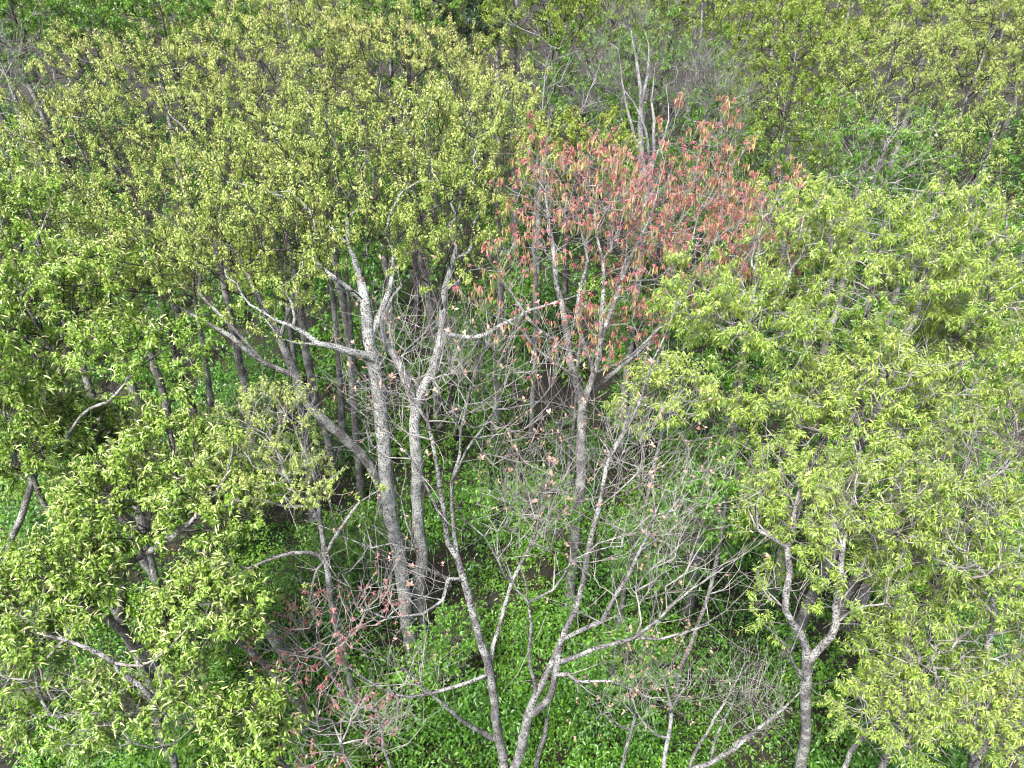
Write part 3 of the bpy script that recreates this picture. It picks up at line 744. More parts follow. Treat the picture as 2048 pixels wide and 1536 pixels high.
# ------------------------------------------------------------------ every other tree: crown seen at a pixel, at its distance, with its own size
TREES = [
    # name, label, species, ellipsoids, n, kwargs
    # upper left
    ('yellow_tree', 'yellow green tree with golden tips at the left edge of the broad yellow canopy', 'yellow', [(170, 330, 17, 2.2, 2.0, 1.5), (110, 240, 18, 1.2, 1.2, 1.0)], 190, dict(density=.9)),
    ('yellow_tree', 'golden yellow tree rising in front of the dark green trees of the upper left', 'yellow', [(360, 200, 19.5, 3.0, 2.4, 1.7), (270, 130, 20.5, 1.2, 1.2, .9)], 280, dict(tint_shift=.08)),
    ('yellow_tree', 'tall yellow tree with dark upright twigs at the top of the broad yellow canopy', 'yellow', [(590, 120, 21.5, 2.8, 2.4, 1.9)], 270, dict(tint_shift=.08)),
    ('yellow_tree', 'golden tipped yellow tree beside the dark gap at the top', 'yellow', [(810, 170, 21, 2.6, 2.2, 1.7), (930, 130, 21.5, 1.1, 1.1, 1.0)], 270, dict(tint_shift=.14)),
    ('yellow_tree', 'yellow green tree between the leaning tree and the golden crowns', 'yellow', [(520, 260, 18, 2.4, 2.0, 1.5)], 220, dict()),
    ('yellow_tree', 'yellow green tree standing left of the bleached dead tree', 'yellow', [(980, 230, 19, 1.4, 1.5, 1.6)], 130, dict()),
    ('yellow_tree', 'yellow tree cut by the upper edge left of the dark gap', 'yellow', [(700, 20, 26, 3.0, 2.6, 2.0)], 200, dict(tint_shift=.08, leaf_scale=1.15)),
    ('green_tree', 'deep green tree behind the golden crown in the upper left', 'green', [(330, 60, 27, 3.2, 2.6, 2.2)], 210, dict(leaf_scale=1.15, density=1.1)),
    ('green_tree', 'mid green tree in the upper left corner beside the bare grey trunk', 'green', [(140, 90, 25, 2.6, 2.4, 2.0)], 190, dict(leaf_scale=1.15)),
    ('bare_tree', 'leafless grey tree at the upper left edge', 'bare', [(20, 180, 19, 1.4, 1.6, 2.2)], 90, dict(sub=1.0)),
    ('evergreen_tree', 'dark evergreen tree standing in the gap at the top', 'ever', [(905, 20, 29, 1.7, 1.7, 2.6)], 130, dict(leaf_scale=1.3)),
    # upper middle and right
    ('yellow_tree', 'loose yellow green tree above the bleached dead tree', 'lime', [(1090, 50, 28, 3.2, 2.6, 2.1)], 220, dict(leaf_scale=1.15)),
    ('lime_tree', 'bright green tree behind the grey twigs at the top', 'lime', [(1400, 20, 30, 3.2, 2.6, 2.2)], 200, dict(leaf_scale=1.2)),
    ('lime_tree', 'yellow green tree at the top between the dead tree and the tall bare stems', 'lime', [(1240, 10, 32, 2.8, 2.6, 2.2)], 170, dict(leaf_scale=1.2)),
    ('lime_tree', 'dense bright green tree right of the grey twigs', 'lime', [(1580, 170, 25, 2.6, 2.2, 2.3)], 260, dict(leaf_scale=1.1, density=1.1, tint_shift=-.1)),
    ('lime_tree', 'low green tree behind the right end of the red crown', 'lime', [(1560, 300, 20, 1.5, 1.5, 1.7)], 150, dict(tint_shift=-.15)),
    ('yellow_tree', 'yellow green tree with a pale dead stem in front, upper right', 'yellow', [(1770, 170, 23, 2.6, 2.3, 1.9)], 250, dict(tint_shift=-.05)),
    ('yellow_tree', 'wide yellow green tree in the upper right corner', 'yellow', [(1970, 120, 25, 2.6, 2.4, 2.2)], 230, dict()),
    ('yellow_tree', 'shaded green tree with bare twigs below the upper right crowns', 'green', [(1760, 330, 18.5, 2.1, 1.8, 1.4)], 170, dict(density=.7, bark='grey', twig='twig')),
    ('yellow_tree', 'green tree with a dark bare branch at the right edge', 'yellow', [(1980, 300, 18.5, 1.9, 1.8, 1.5)], 170, dict(tint_shift=-.15, density=.85)),
    ('dead_tree', 'bleached dead tree with forked bare branches behind the red crown', 'dead', [(1090, 190, 20, 1.3, 1.3, 1.5)], 40, dict(sub=.6, inner=1.0, trunk_r=.09, rtip=.008, shell=.6)),
    ('lime_shrub', 'small golden green tree poking up behind the left of the red crown', 'lime', [(1180, 310, 17, 1.1, 1.1, 1.0), (1090, 310, 17.2, .7, .8, .7)], 110, dict(trunk_r=.06, tint_shift=.15)),
    ('twiggy_tree', 'grey leafless twiggy tree right of the tall pale stems', 'bare', [(1415, 220, 20, 1.1, 1.0, 1.5)], 110, dict(sub=1.2, trunk_r=.06, twig='grey')),
    # right side
    ('lance_tree', 'yellow green tree in front of the right side of the red crown', 'lance', [(1500, 640, 12.2, 1.45, 1.3, .95), (1400, 580, 12.0, .8, .8, .6), (1600, 450, 13.4, .9, .9, .9)], 230, dict(base=(4.9, 12.6))),
    ('lance_tree', 'tall yellow green tree with raised leafy tips on the right', 'lance', [(1750, 540, 13.4, 1.9, 1.7, 1.5)], 240, dict()),
    ('lance_tree', 'yellow green tree against the right edge below the shaded trees', 'lance', [(1985, 530, 13.0, 1.7, 1.6, 1.5)], 210, dict(tint_shift=.06)),
    ('lance_tree', 'spreading yellow green tree over the dark hollow on the right', 'lance', [(1760, 800, 11, 1.7, 1.4, 1.1), (1560, 830, 11, 1.1, 1.0, .8)], 260, dict(tint_shift=.03)),
    ('lance_tree', 'green tree with narrow leaves beside the pale stem of the red tree', 'lance', [(1340, 790, 10.6, .75, .7, .6), (1250, 830, 10.3, .35, .4, .3)], 70, dict(base=(2.6, 10.8), trunk_r=.07)),
    ('lance_tree', 'leafy tree at the right edge with rounded yellow leaves', 'lime', [(1990, 930, 9.3, 1.0, 1.0, 1.4)], 150, dict(density=.8, bark='grey', twig='twig', leaf_scale=.75)),
    ('lance_tree', 'low green tree filling the lower right corner', 'lance', [(1850, 1330, 7.2, 1.15, .9, .8), (2000, 1250, 7.4, .8, .7, .8)], 190, dict(leaf_scale=.85, trunk_r=.09)),
    # left side
    ('catkin_tree', 'leafy tree with pale catkins at the left edge below the bare trunk', 'catkin', [(60, 640, 12.5, 1.6, 1.5, 1.3), (40, 430, 13.5, 1.0, 1.0, .9)], 230, dict(trunk_r=.12)),
    ('catkin_tree', 'bright green tree with catkins above the leaning dark limb', 'catkin', [(270, 1010, 9.9, 1.5, 1.2, .9)], 190, dict(base=(-5.2, 10.6))),
    ('catkin_tree', 'pale catkin covered tree low on the left beside the red maple', 'catkin', [(400, 1230, 8.0, 1.0, .85, .6)], 150, dict(base=(-3.6, 8.6), trunk_r=.09)),
    ('catkin_tree', 'broad leaved tree filling the lower left edge above the arching limb', 'catkin', [(90, 1180, 8.1, 1.3, 1.0, .8)], 180, dict(base=(-5.6, 8.7))),
    ('catkin_tree', 'small light green tree at the bottom beside the red maple', 'catkin', [(500, 1460, 6.5, .6, .55, .5)], 80, dict(base=(-2.5, 6.9), trunk_r=.05)),
    ('catkin_tree', 'light green tree at the left edge beside the foot of the leaning dark trunk', 'catkin', [(20, 850, 11.6, 1.3, 1.1, 1.0)], 150, dict(trunk_r=.1)),
    ('catkin_tree', 'green tree behind the leaning dark trunk on the left', 'catkin', [(190, 880, 12.6, 1.2, 1.0, .9)], 140, dict(trunk_r=.1, tint_shift=-.1)),
    ('yellow_tree', 'yellow green tree at the left edge above the catkin covered trees', 'yellow', [(60, 430, 15.5, 1.5, 1.3, 1.2)], 130, dict(tint_shift=-.05)),
    ('lance_tree', 'green tree at the right edge between the dark branches and the rounded leaves', 'lance', [(1960, 730, 12.2, 1.4, 1.2, 1.1)], 170, dict(tint_shift=-.05)),
    ('green_sapling', 'bright green young tree right of the bare tree below the yellow green branches', 'sapling', [(1450, 1010, 9.8, .9, .8, .9)], 120, dict(trunk_r=.06)),
    ('green_tree', 'green tree behind the bleached dead tree', 'green', [(1170, 190, 26, 2.2, 2.0, 2.0)], 170, dict(leaf_scale=1.15)),
    ('green_tree', 'deep green tree filling the space behind the tall bare stems', 'green', [(1330, 160, 26, 2.2, 2.0, 2.2)], 180, dict(leaf_scale=1.15)),
    ('green_tree', 'low green tree behind the grey leafless twiggy tree', 'green', [(1430, 280, 24, 1.9, 1.8, 1.6)], 130, dict(leaf_scale=1.1)),
    ('green_tree', 'green tree cut by the upper left corner', 'green', [(30, 30, 25, 2.4, 2.2, 2.0)], 150, dict(leaf_scale=1.15, tint_shift=.1)),
    ('yellow_tree', 'yellow green tree at the right edge of the topmost crowns', 'yellow', [(2020, 20, 28, 2.6, 2.4, 2.2)], 160, dict(leaf_scale=1.15)),
    ('lime_tree', 'bright green tree between the upper right crowns', 'lime', [(1700, 40, 27, 2.4, 2.2, 2.2)], 160, dict(leaf_scale=1.15)),
    ('yellow_tree', 'dull green tree filling the dark space behind the leaning trunk', 'green', [(330, 600, 17, 1.8, 1.2, .9)], 80, dict(density=.7, twig='twig')),
    ('lance_tree', 'leafy green tree left of the pale leaning trunk in the lower right', 'lance', [(1790, 1420, 6.7, .85, .7, .55)], 130, dict(leaf_scale=.8, trunk_r=.06)),
    ('lance_tree', 'small leafy tree cut by the lower right corner', 'lance', [(2000, 1440, 6.3, .7, .6, .6)], 110, dict(leaf_scale=.8, trunk_r=.06, tint_shift=.06)),
    ('lance_tree', 'green tree between the forked trunk and the right hand crowns', 'lance', [(1840, 1130, 8.6, 1.1, .9, .8)], 150, dict(leaf_scale=.85, trunk_r=.08, tint_shift=-.08)),
    ('green_tree', 'green tree in the gap behind the golden tipped crowns', 'green', [(790, 120, 26, 2.6, 2.2, 2.0)], 150, dict(leaf_scale=1.15)),
    ('green_tree', 'low green tree behind the middle of the red crown', 'green', [(1330, 400, 20, 2.0, 1.6, 1.3)], 130, dict(tint_shift=.1)),
    ('green_tree', 'dark green tree under the golden crowns left of the red crown', 'green', [(900, 400, 19.5, 1.9, 1.6, 1.2)], 120, dict()),
    # bottom
    ('red_maple', 'small tree with scattered red leaves beside the speckled trunks', 'maple', [(640, 1290, 8.6, 1.0, .9, .8), (760, 1220, 8.9, .6, .5, .5)], 120, dict(trunk_r=.05, bf=.4, sub=.4, inner=.8, density=.6, tipk=.7)),
    ('red_maple', 'low red leaved tree at the bottom edge left of the bare tree', 'maple', [(680, 1460, 6.9, .9, .8, .6)], 80, dict(trunk_r=.045, sub=.4, inner=.8, tint_shift=.12, density=.6, tipk=.7)),
]
for i, (nm, lb, sp, el, n, kw) in enumerate(TREES):
    kw = dict(kw)
    kw.setdefault('limb_max', 7)
    kw.setdefault('trunk_r', .15)
    grow_tree(nm, lb, 'tree', sp, el, n, 100 + i, **kw)

# trees of the left and right traced by their trunks
l1 = [
    [(-20, 1260, 11.6, 0.0975), (17, 1103, 11.6, 0.0825), (34, 1055, 11.6, 0.075), (68, 955, 11.7, 0.06375), (85, 910, 11.8, 0.06), (92, 825, 12, 0.04875), (96, 756, 12.2, 0.045), (137, 705, 12.4, 0.0375), (150, 637, 12.7, 0.0315), (161, 592, 12.9, 0.02625), (175, 500, 13.4, 0.01125)],
    [(85, 914, 11.8, 0.0375), (120, 893, 11.6, 0.036), (164, 832, 11.4, 0.0315), (219, 804, 11.2, 0.0255), (256, 763, 11.2, 0.018), (300, 690, 11.3, 0.0075)],
    [(96, 756, 12.2, 0.03), (60, 690, 12.3, 0.0225), (30, 610, 12.6, 0.009)],
]
grow_tree('catkin_tree', 'leaning dark trunk at the left with a forked limb and pale catkins', 'tree', 'catkin',
          [(170, 560, 13, 1.5, 1.3, 1.0), (270, 720, 11.4, 1.15, 1.0, .75), (110, 700, 12.2, 1.0, 1.0, .7)], 270, 51, stems=l1, twig='darktwig', bark='grey')
l2 = [
    [(352, 1600, 6.3, 0.07), (350, 1512, 6.4, 0.0595), (328, 1496, 6.4, 0.056), (318, 1455, 6.5, 0.0525), (301, 1404, 6.6, 0.049), (273, 1370, 6.7, 0.0434), (239, 1342, 6.8, 0.0385), (232, 1325, 6.8, 0.035), (171, 1298, 6.9, 0.0315), (126, 1281, 7.0, 0.028), (60, 1262, 7.1, 0.014)],
    [(232, 1325, 6.8, 0.028), (290, 1328, 6.6, 0.021), (340, 1300, 6.6, 0.014), (380, 1260, 6.7, 0.0056)],
    [(126, 1281, 7.0, 0.021), (80, 1330, 6.7, 0.0182), (110, 1400, 6.4, 0.0126), (130, 1470, 6.2, 0.0056)],
]
grow_tree('catkin_tree', 'arching pale limb with bright leaves in the lower left corner', 'tree', 'catkin',
          [(150, 1420, 6.5, 1.2, .75, .5), (330, 1430, 6.6, .7, .6, .45), (60, 1300, 7.0, .8, .7, .5)], 200, 52, stems=l2, bark='pale', twig='twig', leaf_scale=.9)
l3 = [
    [(246, 1250, 9.4, .09), (246, 1137, 9.4, .075), (273, 1117, 9.35, .07), (335, 1083, 9.3, .06), (362, 1059, 9.3, .052), (410, 1021, 9.35, .042), (450, 960, 9.5, .028), (470, 880, 9.8, .012)],
    [(335, 1083, 9.3, .035), (350, 1000, 9.5, .026), (345, 920, 9.9, .012)],
]
grow_tree('catkin_tree', 'slanting grey limb carrying light green leaves left of the small pale tree', 'tree', 'catkin',
          [(440, 1010, 9.5, .95, .8, .65), (350, 900, 10.2, .9, .8, .6)], 130, 53, stems=l3, bark='grey')
lm = [
    [(715, 1400, 9.4, .085), (697, 1345, 9.4, .075), (680, 1277, 9.45, .07), (660, 1175, 9.5, .065), (649, 1110, 9.6, .06), (641, 1040, 9.7, .045), (630, 960, 9.9, .03), (600, 880, 10.2, .012)],
    [(652, 1130, 9.6, .045), (636, 1110, 9.5, .042), (585, 1105, 9.3, .038), (547, 1117, 9.2, .034), (499, 1141, 9.0, .026), (440, 1125, 8.9, .012)],
    [(652, 1120, 9.6, .03), (633, 1135, 9.4, .028), (622, 1199, 9.2, .018), (618, 1215, 9.2, .008)],
    [(649, 1110, 9.6, .04), (690, 1050, 9.7, .034), (720, 1010, 9.8, .025), (760, 985, 9.9, .01)],
    [(641, 1040, 9.7, .035), (580, 960, 9.8, .026), (540, 860, 10.1, .012)],
]
grow_tree('pale_tree', 'small pale leaved tree on a slim grey trunk behind the red maple', 'tree', 'yellow',
          [(545, 840, 10.3, .75, .7, .8), (510, 960, 9.8, .9, .8, .7), (610, 960, 9.9, .7, .6, .6)], 150, 54, stems=lm, bark='pale', twig='twig', leaf_scale=.9)
r1 = [
    [(1603, 1620, 7.2, 0.119), (1604, 1536, 7.25, 0.1062), (1608, 1455, 7.3, 0.09775), (1608, 1387, 7.35, 0.0935), (1616, 1329, 7.4, 0.085), (1608, 1267, 7.5, 0.06375), (1574, 1216, 7.6, 0.0595), (1577, 1148, 7.8, 0.05525), (1570, 1096, 8.0, 0.051), (1590, 1020, 8.3, 0.034), (1605, 980, 8.5, 0.02125)],
    [(1616, 1329, 7.4, 0.07225), (1632, 1301, 7.4, 0.068), (1662, 1267, 7.5, 0.06375), (1673, 1216, 7.6, 0.0595), (1680, 1148, 7.8, 0.05525), (1685, 1096, 8, 0.0425), (1705, 1040, 8.2, 0.0255)],
    [(1612, 1365, 7.4, 0.034), (1590, 1330, 7.2, 0.0289), (1570, 1290, 7.1, 0.0221), (1525, 1245, 7.0, 0.0102)],
    [(1570, 1096, 8.0, 0.034), (1520, 1060, 8.2, 0.0306), (1508, 1010, 8.4, 0.017)],
]
grow_tree('lance_tree', 'grey trunk forking in two at the bottom right under narrow yellow green leaves', 'tree', 'lance',
          [(1600, 1010, 8.7, 1.0, .95, .8), (1760, 1000, 8.6, .9, .9, .8), (1720, 1180, 7.7, .75, .6, .5, .8), (1560, 1180, 7.9, .5, .5, .4, .6)], 280, 55, stems=r1, leaf_scale=.85, bark='pale')
r2 = [
    [(1938, 1620, 6.8, 0.088), (1945, 1536, 6.85, 0.08), (1960, 1455, 6.9, 0.072), (1973, 1353, 7, 0.064), (1985, 1260, 7.2, 0.052), (1975, 1150, 7.5, 0.028)],
    [(1945, 1530, 6.85, 0.048), (1920, 1450, 6.8, 0.04), (1880, 1380, 6.8, 0.032), (1850, 1310, 6.9, 0.016)],
    [(1985, 1260, 7.2, 0.032), (2030, 1180, 7.3, 0.0208), (2060, 1090, 7.5, 0.0096)],
]
grow_tree('lance_tree', 'pale trunk leaning right near the lower right corner under star shaped leaf tufts', 'tree', 'lance',
          [(1940, 1060, 8.0, .95, .85, .8), (2010, 1180, 7.4, .6, .6, .6)], 170, 56, stems=r2, leaf_scale=.85, bark='pale')

# ------------------------------------------------------------------ bare stems further back and at the bottom
ms = [
    [(1290, 420, 19.5, .1), (1284, 320, 19.5, .09), (1283, 245, 19.6, .075), (1284, 210, 19.6, .06), (1278, 150, 19.8, .045), (1272, 110, 20, .025), (1265, 60, 20.3, .01)],
    [(1284, 212, 19.6, .05), (1293, 150, 19.8, .038), (1298, 90, 20.1, .012)],
    [(1290, 390, 19.5, .06), (1272, 280, 19.3, .045), (1262, 225, 19.3, .035), (1245, 160, 19.5, .02), (1238, 100, 19.8, .008)],
    [(1290, 410, 19.5, .07), (1305, 330, 19.4, .055), (1309, 240, 19.5, .04), (1305, 200, 19.6, .025), (1310, 130, 20, .008)],
    [(1300, 350, 19.4, .05), (1290, 260, 19.2, .035), (1268, 205, 19.2, .02), (1240, 170, 19.3, .008)],
    [(1305, 330, 19.4, .04), (1330, 270, 19.4, .028), (1334, 210, 19.6, .012), (1332, 170, 19.8, .006)],
]
grow_tree('bare_tree', 'tall bare tree with several pale stems rising behind the red crown', 'tree', 'bare',
          [(1265, 110, 20.2, 1.4, 1.2, 1.4), (1220, 210, 19.8, 1.2, .9, 1.0)], 150, 61, stems=ms, bark='dead', twig='grey', sub=1.2, rtip=.004, limb_min=.02, start_min=4)
bs = [
    ('bare_sapling', 'slender bare sapling with a straight white stem at the bottom right of the bare tree', [
        [(1325, 1560, 6.3, .04), (1327, 1520, 6.3, .036), (1333, 1480, 6.35, .034), (1338, 1440, 6.4, .03), (1340, 1410, 6.45, .026), (1330, 1370, 6.5, .014), (1318, 1330, 6.55, .006)],
        [(1335, 1484, 6.35, .018), (1300, 1455, 6.2, .015), (1275, 1425, 6.1, .011), (1268, 1380, 6.1, .006)],
        [(1340, 1425, 6.4, .014), (1360, 1390, 6.4, .01), (1385, 1340, 6.4, .005)]], [(1340, 1370, 6.5, .5, .4, .3)], 40),
    ('bare_sapling', 'bare sapling leaning right with many thin grey branches at the bottom', [
        [(1350, 1570, 6.0, .05), (1420, 1530, 6.05, .042), (1465, 1495, 6.1, .038), (1505, 1460, 6.15, .03), (1560, 1420, 6.2, .018), (1600, 1380, 6.25, .006)],
        [(1465, 1495, 6.1, .024), (1510, 1470, 6.0, .018), (1570, 1450, 5.95, .008)],
        [(1420, 1530, 6.05, .022), (1440, 1450, 6.2, .018), (1480, 1370, 6.4, .008)]], [(1500, 1420, 6.2, .6, .4, .35)], 55),
    ('bare_sapling', 'thin bare sapling curving up between the forked trunk and the white stem', [
        [(1380, 1545, 6.6, .03), (1400, 1490, 6.6, .027), (1430, 1430, 6.7, .023), (1460, 1385, 6.8, .017), (1485, 1330, 6.9, .008)]], [(1470, 1360, 6.8, .4, .4, .3)], 30),
    ('bare_sapling', 'short forked bare sapling just right of the base of the bare tree', [
        [(1245, 1550, 6.6, .034), (1253, 1500, 6.6, .03), (1262, 1460, 6.65, .026), (1270, 1435, 6.65, .02), (1258, 1405, 6.7, .008)],
        [(1262, 1465, 6.65, .016), (1230, 1440, 6.6, .012), (1200, 1400, 6.6, .005)]], [(1240, 1410, 6.7, .45, .4, .3)], 30),
    ('bare_sapling', 'broken lichened stem leaning against the right fork of the bare tree', [
        [(1070, 1545, 6.9, .05), (1080, 1500, 6.9, .045), (1092, 1470, 6.9, .04), (1098, 1435, 6.95, .03)]], [], 0),
    ('bare_sapling', 'bare twiggy sapling at the bottom below the red leaved tree', [
        [(790, 1570, 6.2, .03), (775, 1500, 6.3, .025), (765, 1450, 6.4, .016), (750, 1400, 6.5, .006)],
        [(920, 1560, 6.5, .0301), (918, 1500, 6.5, .026), (905, 1450, 6.5, .02), (880, 1400, 6.5, .008)]][:1], [(770, 1440, 6.4, .5, .4, .3)], 40),
]
for k, (nm, lb, st, el, n) in enumerate(bs):
    grow_tree(nm, lb, 'sapling', 'bud' if k in (0, 3) else 'bare', el, n, 200 + k, stems=st, bark='dead' if k == 0 else 'pale', tipk=.5, sub=.35, inner=.5, rtip=.0035, limb_min=.012, start_min=.5, density=.6, bf=.3)

# dark slim trunks standing in the hollow of the middle left and their high thin crowns
for k, (px, Y, ht, sp, lb) in enumerate([
        (690, 17.5, 9.5, 'green', 'dark slim trunk in the hollow just left of the speckled pair'),
        (665, 19, 10, 'green', 'thin dark trunk deepest in the hollow left of the speckled pair'),
        (574, 16.5, 9.5, 'yellow', 'straight grey trunk behind the leaning trunk'),
        (388, 16, 9, 'yellow', 'grey trunk standing in the dark hollow on the left'),
        (1500, 15.5, 8.5, 'lime', 'slim trunk in the dark gap below the right end of the red crown'),
        (1760, 12.8, 7.5, 'lance', 'dark trunk in the shade beneath the right hand crowns')]):
    v = P(px, 800, Y)
    g = float(ground(v[0], Y))
    top = g + ht
    # the crown's pixel follows from its height in the place
    dz = CAM_H - top
    t = Y * CP + dz * SP
    py = 768 + FPX * (dz * CP - Y * SP) / t
    grow_tree('slim_tree', lb, 'tree', sp, [(px, py, Y, 1.3, 1.2, 1.0)], 80, 300 + k, base=(v[0], Y), trunk_r=.13, bark='grey', limb_max=5)

# ------------------------------------------------------------------ rows of trees up the slope at the back
rng = np.random.default_rng(5)
protos = []
for k, (sp, cl) in enumerate([('yellow', 'yellow green'), ('lime', 'bright green'), ('green', 'deep green')]):
    protos.append((sp, cl))
far_src = {}
spots = []
for Y in (32, 36.5, 42):
    hw = Y * 0.75 + 6
    nx = int(2 * hw / 5.2)
    for a in range(nx):
        spots.append((-hw + (a + 0.5) * 2 * hw / nx + rng.normal(0, .8), Y + rng.normal(0, 1.2)))
for i, (x, y) in enumerate(spots):
    sp, cl = protos[int(rng.choice([0, 0, 1, 1, 2]))]
    v = int(rng.integers(0, 2))
    key = (sp, v)
    z = float(ground(x, y))
    lb = f'{cl} tree among the far crowns along the top edge'
    gp = f'far {cl} trees along the top edge'
    if key not in far_src:
        # built where it stands, then copied for the rest of its kind
        h = 10.0
        dz = CAM_H - (z + h)
        t = y * CP + dz * SP
        px = 1024 + FPX * x / t
        py = 768 + FPX * (dz * CP - y * SP) / t
        T = grow_tree('far_tree', lb, 'tree', sp, [(px, py, y, 2.9, 2.7, 2.4)], 150, 400 + i, base=(x, y), group=gp, leaf_scale=1.5, trunk_r=.16, limb_max=4)
        far_src[key] = T
    else:
        src = far_src[key]
        T = src.copy()
        COL.objects.link(T)
        T.location = (x, y, z)
        T.rotation_euler = (0, 0, rng.uniform(0, 6.28))
        T.scale = [rng.uniform(.85, 1.15)] * 3
        for ch in list(src.children):
            c = ch.copy()
            c.parent = T
            COL.objects.link(c)

# ------------------------------------------------------------------ undergrowth, saplings, leaf litter
def noise2(x, y, seed, f):
    r = np.random.default_rng(seed)
    out = 0
    for k in range(6):
        a = r.uniform(0, 2 * pi); ff = f * r.uniform(.6, 1.7)
        out = out + np.sin(ff * (x * cos(a) + y * sin(a)) + r.uniform(0, 6.28))
    return out / 6 ** 0.5


def build_undergrowth():
    rng = np.random.default_rng(77)
    # low bushes: every one a rounded dome of sprays with its own height, width, tint and leaf size
    nc = 3300
    yc = 4.5 + 42 * rng.random(nc) ** 1.15
    xc = rng.uniform(-1, 1, nc) * (yc * 0.8 + 5)
    hollow = np.exp(-(((xc + 6.2) / 2.0) ** 2 + ((yc - 17) / 2.2) ** 2)) + np.exp(-(((xc - 1.1) / 1.1) ** 2 + ((yc - 21.5) / 1.1) ** 2)) \
        + .7 * np.exp(-(((xc - 8.5) / 1.8) ** 2 + ((yc - 12.5) / 1.6) ** 2)) + .7 * np.exp(-(((xc + 2.8) / .8) ** 2 + ((yc - 12.8) / 1.3) ** 2))
    keep = (rng.random(nc) > np.clip(hollow * .9, 0, 0.75)) & ((noise2(xc, yc, 14, 1.5) > -1.25) | (yc > 22))
    xc, yc = xc[keep], yc[keep]
    nc = len(xc)
    hc = np.clip(1.25 + 1.0 * noise2(xc, yc, 1, .9) + rng.normal(0, .75, nc), 0.2, 4.0)
    wc = rng.uniform(.3, .85, nc) * (.7 + .25 * hc)
    tc = .42 + .24 * noise2(xc, yc, 9, 1.1) + rng.normal(0, .16, nc)
    lc = rng.uniform(.068, .118, nc)
    per = np.maximum(8, (34 * wc / .6 * np.where(yc < 20, 1.1, .8)).astype(int))
    I = np.repeat(np.arange(nc), per)
    n = len(I)
    q = unit(rng.normal(size=(n, 3)) + np.array([0, -.15, .55]))
    q[:, 2] = np.abs(q[:, 2])
    rad = (.72 + .34 * rng.random(n)) * (1 + .2 * np.sin(q[:, 0] * 6 + xc[I] * 5) + .2 * np.sin(q[:, 1] * 7 + yc[I] * 3))
    x = xc[I] + q[:, 0] * wc[I] * rad
    y = yc[I] + q[:, 1] * wc[I] * rad
    z = ground(x, y) + np.maximum(.03, hc[I] * (.25 + .75 * q[:, 2] * rad))
    c = np.stack([x, y, z], 1)
    ax = unit(q * np.array([1, 1, .8]) + rng.normal(0, .3, (n, 3)) + np.array([0, 0, .35]))
    tint = np.clip(tc[I] + rng.normal(0, .1, n), 0, 1)
    parts = []
    for near in (True, False):
        k = (y < 14) == near
        m = 7
        C = np.repeat(c[k], m, 0) + rng.normal(0, .075, (k.sum() * m, 3)) * np.array([1, 1, .6])
        co, f, t = sprays(C, np.repeat(ax[k], m, 0), 1, rng, 1.0, .5, out=1.0, fwd=.3, droop=.35, flat=1.0, tint=np.repeat(tint[k], m), tint_var=.1, tri=not near)
        # sprays() made unit leaves: bring each to its bush's leaf size about its own place
        v = 3 if not near else 4
        L_ = np.repeat(lc[I[k]], m * v)[:, None] * (1 if near else 1.25) * np.repeat(np.where(c[k][:, 1] > 22, 1.45, 1), m * v)[:, None]
        base = np.repeat(C, v, 0)
        parts.append((base + (co - base) * L_, f, t))
    co, f, t = join_t(parts)
    link('undergrowth', raw_mesh('undergrowth', co, f, LEAF['under'], t), kind='stuff')
    # stems that carry them
    k = rng.integers(0, n, 7000)
    a = np.stack([x[k], y[k], ground(x[k], y[k])], 1)
    b = c[k] + rng.normal(0, .12, (len(k), 3))
    tri = np.arange(3) * 2 * pi / 3
    ring = np.stack([np.cos(tri), np.sin(tri), 0 * tri], 1)
    co = np.stack([a[:, None] + ring * .006, b[:, None] + ring * .003], 1).reshape(-1, 3)
    j = np.arange(3); j2 = (j + 1) % 3
    f = (np.arange(len(k))[:, None, None] * 6 + np.stack([j, j2, 3 + j2, 3 + j], -1)[None]).reshape(-1, 4)
    link('undergrowth_stems', raw_mesh('undergrowth_stems', co, f, BARK['twig']), kind='stuff')
    # litter
    m = 26000
    y = rng.uniform(4.5, 30, m); x = rng.uniform(-1, 1, m) * (y * .7 + 3)
    c = np.stack([x, y, ground(x, y) + .01 + .03 * rng.random(m)], 1)
    co, f = leaves(c, unit(rng.normal(0, 1, (m, 3)) * np.array([1, 1, .15])), unit(rng.normal(0, .25, (m, 3)) + np.array([0, 0, 1])), rng.uniform(.07, .14, m), rng.uniform(.04, .07, m), droop=0)
    link('leaf_litter', raw_mesh('leaf_litter', co, f, LEAF['litter'], np.repeat(rng.random(m), 4)), kind='stuff')


build_undergrowth()

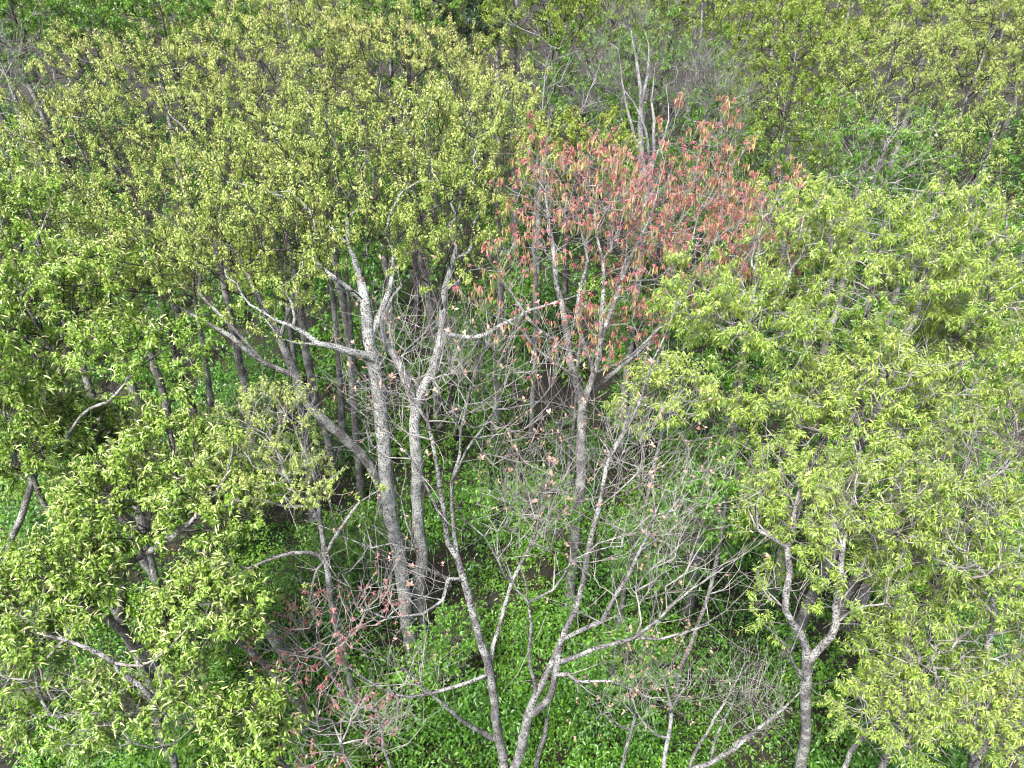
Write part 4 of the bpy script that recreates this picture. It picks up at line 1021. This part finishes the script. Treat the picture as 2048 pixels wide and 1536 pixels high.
SHRUBS = [
    ('bright green bush under the left of the red tree behind the bare twigs', (960, 720, 15.5, 1.3, 1.2, 1.1), 80),
    ('bright green bush right of the pale trunk of the red tree', (1290, 660, 15.5, 1.2, 1.0, 1.2), 80),
    ('vivid green bush between the forked stems of the bare tree', (1060, 1010, 12.0, 1.0, .8, .7), 70),
    ('vivid green bush right of the bare tree beneath its long side branch', (1330, 1090, 10.5, 1.1, .9, .8), 90),
    ('green bush under the right side of the red tree', (1420, 930, 11.5, .9, .8, .8), 70),
    ('green bush at the foot of the speckled pair', (900, 1290, 10.2, .7, .7, .5), 50),
    ('green bush left of the speckled pair above the red maple', (720, 1090, 12.3, .8, .8, .7), 60),
    ('dark leaved bush at the bottom right of the bare tree', (1250, 1330, 8.3, .8, .7, .5), 60),
]
for k, (lb, e, n) in enumerate(SHRUBS):
    grow_tree('shrub', lb, 'shrub', 'sapling', [e], n, 500 + k, trunk_r=.03, rtip=.004, limb_max=3, limb_min=.012, start_min=.2, bf=.5, shell=.3, density=1.0)


def branch_on_ground(px, py, Y, length, az, r, label, seed):
    rng = np.random.default_rng(seed)
    p = P(px, py, Y)
    x, y = p[0], Y
    m = 9
    s = np.linspace(-.5, .5, m) * length
    pts = np.stack([x + s * cos(az), y + s * sin(az) + .06 * np.sin(s * 3), 0 * s], 1)
    pts[:, 2] = ground(pts[:, 0], pts[:, 1]) + r + .05
    o = pts[0].copy()
    T = thing('fallen_branch', label, 'branch', o)
    co, f = tube(pts - o, np.linspace(r, r * .5, m)[:, None] * (1 + rng.normal(0, .06, (m, 8))), 8)
    link('stick', raw_mesh('stick', co, f, BARK['grey'], smooth=True), T)
    q = pts[5] - o
    e = np.stack([q, q + np.array([.3 * cos(az + .8), .3 * sin(az + .8), .15]), q + np.array([.75 * cos(az + .9), .75 * sin(az + .9), .3])])
    co, f = tube(e, np.array([r * .45, r * .35, r * .15]), 6)
    link('side_branch', raw_mesh('side_branch', co, f, BARK['grey'], smooth=True), T)


branch_on_ground(715, 840, 21, 2.6, .25, .06, 'fallen grey branch on dark earth left of the speckled pair', 1)
branch_on_ground(1080, 790, 22, 2.2, -.3, .05, 'fallen branch on the bare brown earth below the red tree', 2)
print('TRIS', TRIS[0], 'objects', len(bpy.data.objects))
